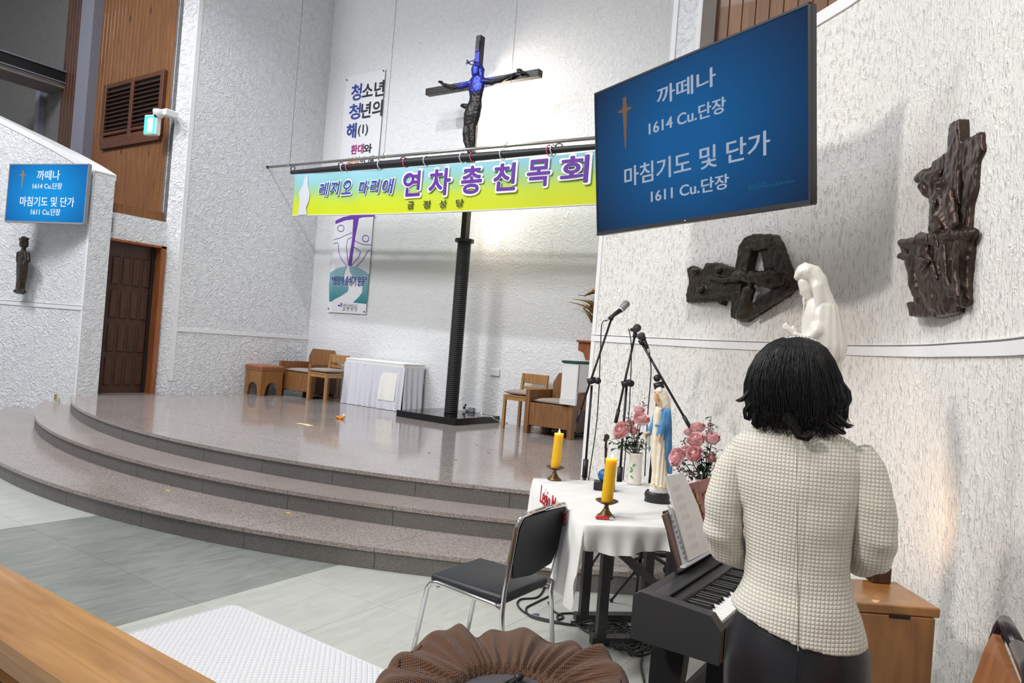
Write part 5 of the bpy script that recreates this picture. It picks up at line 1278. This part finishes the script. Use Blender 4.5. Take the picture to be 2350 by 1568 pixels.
def pieta(b, fr_):
    cvq = lambda a, c: (1960+a*.319, 260+c*.319); k_ = fr_.mm()*.319
    def poly(pts, y0, y1): b.prism([(lambda v: (v.x, v.z))(fr_.px(*cvq(*q))) for q in pts], y0, y1)
    S = lambda pts, y0=0, fl=.8: stroke(b, fr_, pts, cvq, k_, y0, fl)
    poly([(768, 85), (838, 40), (848, 200), (830, 560), (850, 820), (700, 830), (720, 480), (750, 270)], -.05, .02)
    poly([(800, 225), (985, 130), (1000, 270), (955, 345), (945, 545), (905, 660), (890, 870), (845, 870), (848, 500), (840, 300)], -.04, .02)
    poly([(760, 270), (632, 350), (630, 460), (700, 425), (765, 360)], -.045, .01)
    S([(470, 465, 38), (510, 450, 52), (570, 470, 55), (610, 520, 50)], -.05); S([(495, 520, 36), (520, 570, 30), (545, 600, 20)], -.05)
    S([(600, 540, 55), (640, 620, 75), (640, 720, 78), (650, 830, 90)], -.04); S([(680, 570, 34), (690, 690, 36), (715, 800, 30)], -.09)
    S([(575, 640, 20), (560, 740, 20), (600, 830, 30)], -.09)
    S([(480, 905, 50), (600, 905, 55), (740, 870, 60), (840, 870, 45)], -.05); S([(338, 930, 30), (400, 935, 44), (480, 930, 52)], -.05); S([(330, 1025, 24), (365, 1040, 24), (420, 1030, 34)], -.04); S([(370, 960, 34), (420, 1040, 52), (440, 1150, 48), (470, 1270, 50), (530, 1390, 50)], -.02); S([(500, 1000, 70), (560, 1150, 80), (600, 1300, 80)], -.01)
    S([(440, 960, 40), (420, 1100, 34), (420, 1230, 30), (470, 1340, 36)], -.04); S([(500, 980, 50), (520, 1120, 70), (560, 1260, 80), (600, 1360, 70)], -.045)
    S([(690, 940, 90), (700, 1100, 105), (690, 1260, 95), (680, 1380, 80)], -.03); S([(800, 900, 60), (790, 1080, 55), (780, 1240, 50), (790, 1350, 45)], -.04)
    S([(470, 1050, 26), (520, 1075, 28)], -.10); S([(560, 1100, 18), (590, 1190, 16)], -.1); S([(640, 960, 20), (650, 1160, 18), (690, 1310, 18)], -.11); S([(740, 930, 18), (720, 1150, 18), (740, 1320, 20)], -.10)
    for dx in (-40, -10, 25, 60): S([(560+dx, 870, 9), (575+dx*1.2, 960, 8)], -.105)
    poly([(455, 1370), (475, 1468), (640, 1475), (830, 1440), (845, 1330), (640, 1330)], -.05, .02)
lamp('uplight_lamp', 'SPOT', (lb_.x-.06, lb_.y-.02, CZ+.10), wall_hit(2052, 1090)[0], 16, (1, .62, .36), .03, angle=80, blend=1)
relief(2150, 520, 'dark bronze sculpture of a seated mourner below a cross', 'wall_sculpture', MBRZ, pieta)
def fallen(b, fr_):
    cvq = lambda a, c: (1540+a*.3636, 230+c*.3636); k_ = fr_.mm()*.3636
    def poly(pts, y0, y1): b.prism([(lambda v: (v.x, v.z))(fr_.px(*cvq(*q))) for q in pts], y0, y1)
    S = lambda pts, y0=0, fl=.8: stroke(b, fr_, pts, cvq, k_, y0, fl)
    poly([(118, 1065), (160, 1045), (220, 1078), (240, 1030), (310, 1028), (420, 1062), (500, 1090), (440, 1255), (345, 1270), (342, 1297), (300, 1275), (120, 1280), (115, 1230), (135, 1150)], -.035, .02)
    poly([(440, 1080), (458, 930), (500, 870), (560, 850), (540, 960), (510, 1090)], -.05, .02); poly([(500, 872), (560, 850), (668, 850), (700, 900), (640, 940), (560, 960), (530, 920)], -.05, .02)
    poly([(660, 852), (700, 900), (765, 1085), (795, 1190), (720, 1200), (680, 1060), (640, 930)], -.045, .02); poly([(580, 960), (660, 940), (700, 1050), (600, 1080)], -.02, .015)
    poly([(795, 1190), (740, 1240), (480, 1405), (410, 1375), (415, 1240), (480, 1180), (470, 1340), (600, 1250), (700, 1180)], -.05, .02)
    S([(430, 1110, 40), (520, 1120, 46), (620, 1110, 42), (690, 1110, 36)], -.06); S([(470, 1110, 26), (445, 1095, 24)], -.09); S([(490, 1200, 34), (470, 1280, 32), (440, 1360, 30)], -.06)
    S([(560, 1150, 24), (640, 1170, 26), (690, 1150, 26)], -.07); S([(150, 1080, 26)], -.05); S([(185, 1195, 24)], -.05); S([(300, 1070, 24)], -.05); S([(250, 1120, 20), (330, 1140, 24), (420, 1130, 28)], -.05); S([(150, 1240, 12), (280, 1235, 14), (400, 1215, 14)], -.05); S([(520, 1350, 14), (650, 1270, 14), (760, 1200, 14)], -.07)
relief(1700, 640, 'olive bronze cross sculpture with a fallen figure below the large television', 'wall_sculpture', MBRZ2, fallen)
# ================================================================ WHITE STATUE
sp0 = atd(1888, 900, 2.56); wf = Frame((sp0.x, sp0.y, CZ+.0)); kk = wf.mm()*.319
cw = lambda a, c: (1580+a*.319, 580+c*.319)
MMAR = plain('white_marble', (.70, .67, .61), .3, sss=.1, var=.03, vs=10)
wst = thing('white_statue', 'white statue of a veiled woman praying on the cabinet', 'statue', (sp0.x, sp0.y, CZ), wf.ang)
obj('base', B().box((0, 0, .03), (.2, .17, .06), bev=.006), MJAMB, wst)
rows = [(330, 870, 1010), (380, 835, 1075), (450, 818, 1098), (540, 812, 1120), (600, 808, 1132), (680, 815, 1143), (740, 830, 1130), (790, 850, 1100), (860, 850, 1102), (1000, 850, 1095), (1200, 850, 1085), (1500, 845, 1075)]
ss = []
for yy, l, r in rows:
    L_, R_ = wf.px(*cw(l, yy)), wf.px(*cw(r, yy)); rx = (R_.x-L_.x)/2; ss.append(((L_.x+R_.x)/2, 0, (L_.z+R_.z)/2, rx, rx*.85))
l0 = ss[-1]; ss.append((l0[0]-.0, 0, .06, l0[3]*1.15, l0[4]*1.15))
b = B().loft(ss[::-1], 32)
stroke(b, wf, [(930, 560, 60), (880, 610, 50), (830, 620, 40)], cw, kk, -.05, .8)
obj('robe', b.fuse(.005, 3, lambda c: .0022*math.sin(math.atan2(c.y, c.x)*13+c.z*3)*(1 if c.z < .85 else .5)), MMAR, wst, True)
b = B(); stroke(b, wf, [(850, 160, 66), (900, 160, 72), (930, 210, 76), (950, 270, 72), (975, 340, 74), (1010, 420, 76)], cw, kk, .0, .95); stroke(b, wf, [(785, 175, 30), (815, 148, 48), (865, 135, 58)], cw, kk, 0, 1.35)
stroke(b, wf, [(925, 250, 40), (940, 340, 40), (935, 430, 36), (915, 520, 22)], cw, kk, -.035, .7); stroke(b, wf, [(830, 330, 14), (832, 400, 14), (826, 450, 10)], cw, kk, -.02, .8)
obj('veil', b.fuse(.005, 3), MMAR, wst, True)
b = B(); stroke(b, wf, [(830, 215, 46), (848, 270, 48), (862, 320, 38), (868, 355, 22)], cw, kk, -.004, .9); stroke(b, wf, [(806, 285, 8), (808, 300, 10)], cw, kk, -.004); stroke(b, wf, [(828, 335, 10)], cw, kk, -.004); stroke(b, wf, [(880, 340, 34), (880, 380, 46)], cw, kk, 0)
obj('face', b.fuse(.004, 2), MMAR, wst, True)
b = B()
for dy, dz in ((-.012, 0), (.012, 0)):
    stroke(b, wf, [(805, 608, 30), (765, 585, 30)], cw, kk, dy, .5)
    for q, (tx_, ty_) in enumerate(((683, 545), (682, 530), (690, 518), (702, 508))): stroke(b, wf, [(760, 592-q*9, 14), (722, 566-q*10, 12), (tx_, ty_, 8)], cw, kk, dy, .7)
    stroke(b, wf, [(775, 560, 13), (758, 540, 11), (752, 528, 8)], cw, kk, dy, .7)
obj('praying_hands', b.fuse(.003, 1), MMAR, wst, True)
# ================================================================ WOMAN SEEN FROM BEHIND
w0 = atd(1838, 870, 1.90); pf_ = Frame((w0.x, w0.y, 0)); kw_ = pf_.mm()
wm = thing('person', 'person in a cream knit jacket and black skirt standing with back turned', 'person', (w0.x, w0.y, 0), pf_.ang)
def PS(rows, dy=0.0, k=1.0):
    out = []
    for yy, l, r, ry in rows:
        L_, R_ = pf_.px(l, yy), pf_.px(r, yy); out.append(((L_.x+R_.x)/2, dy, (L_.z+R_.z)/2, (R_.x-L_.x)/2, ry))
    return out[::-1]
MKNIT = weave('cream_knit', (.70, .67, .585), .0095, .0026, .95, (0, 2), .09)
MLEA = plain('black_leather', (.011, .010, .013), .32, bmp=.15, bs=60); MHAIR, nt, p = nmat('black_hair')
p.inputs['Base Color'].default_value = (.006, .005, .005, 1); p.inputs['Roughness'].default_value = .42; p.inputs['Specular IOR Level'].default_value = .35
bump(nt, p, noise(nt, coords(nt, (1, 1, .06)), 260, 3), .8, .003)
# body (one continuous skin surface)
xh = pf_.px(1828, 890).x; zh = pf_.px(1828, 890).z; hip = pf_.px(1832, 1440).x
b = B()
b.loft([(xh, .02, zh-.14, .06, .06), (xh, .02, zh-.10, .055, .055), (xh, .03, zh-.07, .06, .075), (xh, .02, zh-.03, .072, .092), (xh, .015, zh+.02, .078, .1), (xh, .01, zh+.07, .07, .09), (xh, .01, zh+.10, .045, .06), (xh, .01, zh+.112, .01, .02)], 24)
b.ball((xh, .118, zh-.02), (.012, .02, .022), 8)                       # nose
for s in (-1, 1): b.ball((xh+s*.078, .02, zh-.01), (.012, .02, .03), 8)   # ears
b.ball((xh, .105, zh-.055), (.025, .012, .008), 8)                      # lips
b.loft([(hip, .0, .55, .13, .10), (hip, 0, .9, .13, .10), (hip, 0, 1.15, .10, .075), (hip, 0, 1.30, .12, .06), (xh, .01, zh-.13, .052, .052)], 20)
for s in (-1, 1):
    b.tube([(hip+s*.085, 0, .80), (hip+s*.085, .0, .5), (hip+s*.085, -.01, .28), (hip+s*.085, .0, .09)], [.085, .062, .052, .036], 14)
    b.tube([(hip+s*.085, -.03, .045), (hip+s*.088, .06, .04), (hip+s*.09, .14, .025)], [.034, .038, .026], 12)
    hx_ = hip+s*.05; hy, hz_ = .30, 1.02                                 # hands held together before the body
    b.tube([(hip+s*.06, .0, 1.15), (hip+s*.10, .18, 1.03), (hx_, hy-.02, hz_)], [.03, .028, .026], 10)
    b.box((hx_-s*.012, hy+.03, hz_), (.028, .085, .07), bev=.01)
    for f_ in range(4): b.tube([(hx_-s*.014, hy+.065, hz_+.027-.018*f_), (hx_-s*.02, hy+.10, hz_+.03-.018*f_), (hx_-s*.034, hy+.118-.006*abs(f_-1), hz_+.026-.018*f_)], [.009, .0085, .007], 8)
    b.tube([(hx_-s*.01, hy, hz_+.03), (hx_-s*.022, hy+.035, hz_+.052), (hx_-s*.03, hy+.065, hz_+.055)], [.011, .01, .008], 8)
bd = obj('body', b.fuse(.006, 2), MSKIN, wm, True)
# jacket
b = B().loft(PS([(978, 1768, 1898, .062), (990, 1738, 1930, .078), (1002, 1706, 1962, .088), (1022, 1680, 1984, .096), (1060, 1672, 1992, .108), (1110, 1680, 1985, .115), (1170, 1694, 1972, .118), (1230, 1706, 1958, .115), (1290, 1712, 1952, .112), (1340, 1704, 1962, .120), (1390, 1688, 1982, .134), (1430, 1676, 1994, .142), (1452, 1671, 1998, .146)]), 40)
for v in b.bm.verts:      # hem rises to the left
    if v.co.z < .98: v.co.z += .05*min(1, max(0, (hip+.05-v.co.x)/.22))*min(1, (.98-v.co.z)/.12)
P_ = lambda x, y, d: (lambda v: Vector((v.x, d, v.z)))(pf_.px(x, y))
def jw(c):
    a = .0035*mnoise.noise(Vector((c.x*9, c.y*9, c.z*14)))
    if abs(c.x-hip) > .155 and 1.0 < c.z < 1.2: a += .0022*math.sin(c.z*95+c.x*40)
    if abs(c.x-hip) < .0025 and c.y < 0: a -= .002
    return a
jk = obj('jacket', b.fuse(.006, 5, jw), MKNIT, wm, True)
obj('back_seam', B().tube([(lambda v: Vector((v.x, -ry_-.0015, v.z)))(pf_.px(x_, y_)) for x_, y_, ry_ in ((1828, 1000, .086), (1827, 1060, .107), (1828, 1170, .118), (1829, 1290, .112), (1831, 1390, .134), (1832, 1448, .146))], .0016, 5), MKNIT, wm, True)
def sw_(c):
    a = .003*mnoise.noise(Vector((c.x*12, c.y*9, c.z*18)))
    if 1.0 < c.z < 1.18: a += .0035*math.sin(c.z*80+c.x*50)*(1-abs(c.z-1.09)/.09)
    return a
for side in (0, 1):
    b = B()
    if side == 0: b.tube([P_(1706, 1030, 0), P_(1688, 1075, 0), P_(1663, 1150, -.01), P_(1659, 1215, -.005), P_(1666, 1258, .03), P_(1694, 1286, .10), P_(1730, 1296, .20)], [.040, .052, .053, .052, .052, .048, .040], 18)
    else: b.tube([P_(1962, 1030, 0), P_(1982, 1075, 0), P_(2002, 1160, -.01), P_(2007, 1230, -.005), P_(2004, 1280, .03), P_(1984, 1305, .10), P_(1950, 1310, .20)], [.040, .052, .054, .054, .053, .048, .040], 18)
    obj('sleeve', b.fuse(.006, 3, sw_), MKNIT, wm, True)
obj('collar', B().tube([(xh+.078*math.cos(a*math.pi/10)*1.0, .005+.07*math.sin(a*math.pi/10)-.0, pf_.px(1830, 982).z+.012*math.sin(a*math.pi/10)) for a in range(20)], .013, 8, closed=True, flat=1.5), MKNIT, wm, True)
# skirt and shoes
obj('skirt', B().loft([(hip, 0, .46, .16, .13), (hip, 0, .60, .172, .14), (hip, 0, .75, .180, .145), (hip, 0, .84, .174, .138), (hip, 0, .89, .155, .118), (hip, 0, .95, .13, .10)], 40), MLEA, wm, True)
obj('skirt_seam', B().tube([(hip+.004, -.1315, .47), (hip+.004, -.1425, .62), (hip+.004, -.1485, .75), (hip+.004, -.146, .86)], .0015, 4), MLEA, wm)
for s in (-1, 1): obj('shoe', B().loft([(hip+s*.088, .05, 0, .046, .125), (hip+s*.088, .05, .03, .046, .125), (hip+s*.086, .03, .065, .042, .10), (hip+s*.085, -.01, .10, .042, .055)], 18), MLEA, wm, True)
# hair: a fused cap with strands
hs = [(776, 1806, 1856, .03), (783, 1782, 1878, .06), (795, 1762, 1897, .085), (820, 1738, 1915, .108), (855, 1720, 1931, .12), (890, 1711, 1940, .124), (920, 1712, 1944, .122), (945, 1720, 1940, .112), (965, 1730, 1930, .10), (982, 1742, 1916, .088)]
b = B().loft(PS(hs, .0), 36)
HS = lambda pts, y0=-.08, fl=.8: stroke(b, pf_, pts, ident, kw_, y0, fl)
HS([(1812, 950, 20), (1822, 978, 12), (1834, 994, 7), (1848, 996, 4.5), (1858, 988, 3)], -.10); HS([(1905, 950, 18), (1922, 968, 10), (1936, 975, 6), (1948, 976, 2)], -.07)
HS([(1925, 890, 14), (1940, 910, 8), (1944, 925, 6), (1934, 940, 4), (1924, 946, 2)], -.05); HS([(1722, 905, 10), (1708, 914, 6), (1695, 920, 2)], -.05); HS([(1720, 930, 12), (1714, 945, 6)], -.05); HS([(1738, 960, 14), (1738, 978, 8)], -.06); HS([(1880, 965, 16), (1912, 984, 8), (1928, 990, 3)], -.07)
b.fuse(.006, 3, lambda c: .004*mnoise.noise(Vector((c.x*50, c.y*50, c.z*6)))+.0025*mnoise.noise(Vector((c.x*120, c.y*120, c.z*9))))
for v in b.bm.verts:      # open the fringe so the face shows from the front
    if v.co.y > .085 and v.co.z < zh+.05: v.co.y = .085
hr = obj('hair', b, MHAIR, wm, True)
b = B(); rnd = random.Random(3); hsec = PS(hs, .0)[::-1]
for i in range(340):
    a = rnd.uniform(math.pi*.98, math.pi*2.02); sc_ = rnd.uniform(.985, 1.025); ph = rnd.uniform(0, 6)
    pts = []; tw = rnd.uniform(-.25, .25); last = rnd.choice((7, 8, 9, 9))
    for j, (cx, cy, cz, rx, ry) in enumerate(hsec[1:last+1]):
        f_ = j/(last-1); a2 = a+tw*f_+.03*math.sin(ph+j*1.3); ext = 1.0+(.06*f_**3)
        pts.append((cx+rx*sc_*ext*math.cos(a2), cy+ry*sc_*ext*math.sin(a2), cz))
    e = pts[-1]; pts.append((e[0]+rnd.uniform(-.012, .012), e[1]-.003, e[2]-rnd.uniform(.004, .02)))
    b.tube(pts, [.0011]*(len(pts)-1)+[.0004], 4, False)
hst = obj('hair_strands', b, MHAIR, hr, True); hst['kind'] = 'stuff'
b = B(); rnd = random.Random(11)
for path, dd, n_ in ((((1724, 898), (1712, 912), (1704, 917), (1694, 919)), -.05, 9), (((1726, 925), (1714, 940), (1716, 955), (1728, 962)), -.05, 8), (((1928, 880), (1944, 900), (1947, 918), (1938, 936), (1926, 945)), -.05, 14), (((1908, 945), (1926, 962), (1938, 972), (1950, 972)), -.075, 10), (((1880, 955), (1908, 975), (1926, 986), (1934, 990)), -.085, 10), (((1812, 945), (1820, 972), (1834, 994), (1850, 998), (1860, 990), (1856, 982)), -.115, 22), (((1740, 945), (1736, 968), (1742, 980)), -.07, 10)):
    for k in range(n_):
        o_ = Vector((rnd.gauss(0, .004), rnd.gauss(0, .006), rnd.gauss(0, .003)))
        pts = [P_(x_, y_, dd)+o_*(1-.5*i/len(path)) for i, (x_, y_) in enumerate(path)]
        b.tube(pts, [.0028]*(len(pts)-1)+[.0006], 5, False)
hf_ = obj('hair_flicks', b, MHAIR, hr, True); hf_['kind'] = 'stuff'
b = B()
for x_, y_ in ((1800, 781), (1808, 779), (1816, 777), (1824, 776), (1832, 776), (1840, 776), (1848, 777), (1856, 778), (1864, 781), (1872, 784)):
    b.ball(P_(x_, y_-1, -.01-.0), .0055, 8)
b.tube([P_(1790, 790, .0), P_(1810, 779, -.01), P_(1835, 776, -.012), P_(1862, 780, -.01), P_(1882, 790, 0)], .004, 6)
obj('hair_band', b, MCHROME, wm, True)
ep = P_(1737, 977, .02); obj('earring', B().ball(ep, (.008, .006, .008), 8), plain('orange_bead', (.8, .25, .03), .3), wm, True)
# ================================================================ ROLLING CHAIR BASE UNDER THE TABLE, CABLES, SCRAP
rq = onz(1489, 1302, .15)
rl = thing('rolling_mesh_chair', 'low black rolling chair with perforated seat behind the table', 'chair', (rq.x-.02, rq.y+.06, .15), math.radians(40))
sbm = B(); rr_ = .19
for i in range(11):
    q = -rr_+2*rr_*i/10; sbm.box((q, 0, .20), (.012, 2*rr_, .006)).box((0, q, .20), (2*rr_, .012, .006))
obj('perforated_seat', sbm, MBLKM, rl, M=Matrix.Rotation(.28, 4, 'X'))
obj('seat_frame', B().tube([(rr_, rr_, .20), (-rr_, rr_, .20), (-rr_, -rr_, .20), (rr_, -rr_, .20)], .012, 6, closed=True), MBLKM, rl, M=Matrix.Rotation(.28, 4, 'X'))
obj('column', B().tube([(0, 0, .06), (0, 0, .2)], .02, 8), MBLKM, rl)
for k in range(5):
    a = k*1.2566; obj('base_arm', B().tube([(0, 0, .075), (.19*math.cos(a), .19*math.sin(a), .055)], [.018, .011], 6), MBLKM, rl)
    obj('caster', B().ball((.19*math.cos(a), .19*math.sin(a), .026), .026, 10), MBLK, rl, True)
def floor_cable(pts, label, r=.006, lift=None, n=8):
    P = [onz(x, y, .0)+Vector((0, 0, r+(lift[i] if lift else 0))) for i, (x, y) in enumerate(pts)]; sm = []
    for i in range(len(P)-1):
        p0, p1, p2, p3 = P[max(0, i-1)], P[i], P[i+1], P[min(len(P)-1, i+2)]
        for s in range(n):
            u_ = s/n; sm.append(.5*((2*p1)+(-p0+p2)*u_+(2*p0-5*p1+4*p2-p3)*u_*u_+(-p0+3*p1-3*p2+p3)*u_**3))
    sm.append(P[-1])
    for q in sm: q.z = max(q.z, r)
    return tag(obj('floor_cable', B().tube(sm, r, 6), MBLK, None, True), label, 'cable', None)
floor_cable([(1255, 1340), (1235, 1372), (1195, 1378), (1188, 1392), (1210, 1412), (1260, 1426), (1330, 1440), (1400, 1448), (1440, 1470)], 'long black cable curving out from under the black chair')
floor_cable([(1262, 1370), (1225, 1388), (1207, 1400), (1222, 1420), (1300, 1436), (1370, 1440), (1425, 1452)], 'black cable in a shallow bend beside the purple scrap')
floor_cable([(1258, 1385), (1270, 1405), (1292, 1418), (1280, 1425), (1284, 1412), (1330, 1412), (1345, 1430), (1310, 1430)], 'black cable looping round the rear chair leg')
floor_cable([(1333, 1395), (1360, 1418), (1365, 1435), (1330, 1437), (1310, 1432)], 'black cable dropping from below the cloth corner')
for s_ in range(5):
    rnd = random.Random(40+s_); pts = []; cx, cy = 1375+s_*18, 1440+s_*11
    for i in range(30):
        a = i*.75+s_; rx, ry = rnd.uniform(22, 62), rnd.uniform(7, 22)
        pts.append((cx+i*.9+rx*math.cos(a), cy+i*.5+ry*math.sin(a)))
    floor_cable(pts, 'tangled coil of black cable on the floor by the piano leg', .0055, [.004+.014*abs(math.sin(i*1.1+s_)) for i in range(30)], 6)['group'] = 'tangled cables by the piano'
floor_cable([(1455, 1478), (1474, 1500), (1472, 1530), (1478, 1568)], 'single black cable running past the piano leg')
tq = onz(1231, 1411, 0)
tag(obj('purple_scrap', B().slab([(tq.x-.02, tq.y-.012), (tq.x+.025, tq.y-.01), (tq.x+.005, tq.y+.02)], .0005, .003), plain('purple_paper', (.08, .03, .25), .7)), 'small purple paper triangle on the floor beside the cables', 'paper')
bpy.context.view_layer.update()
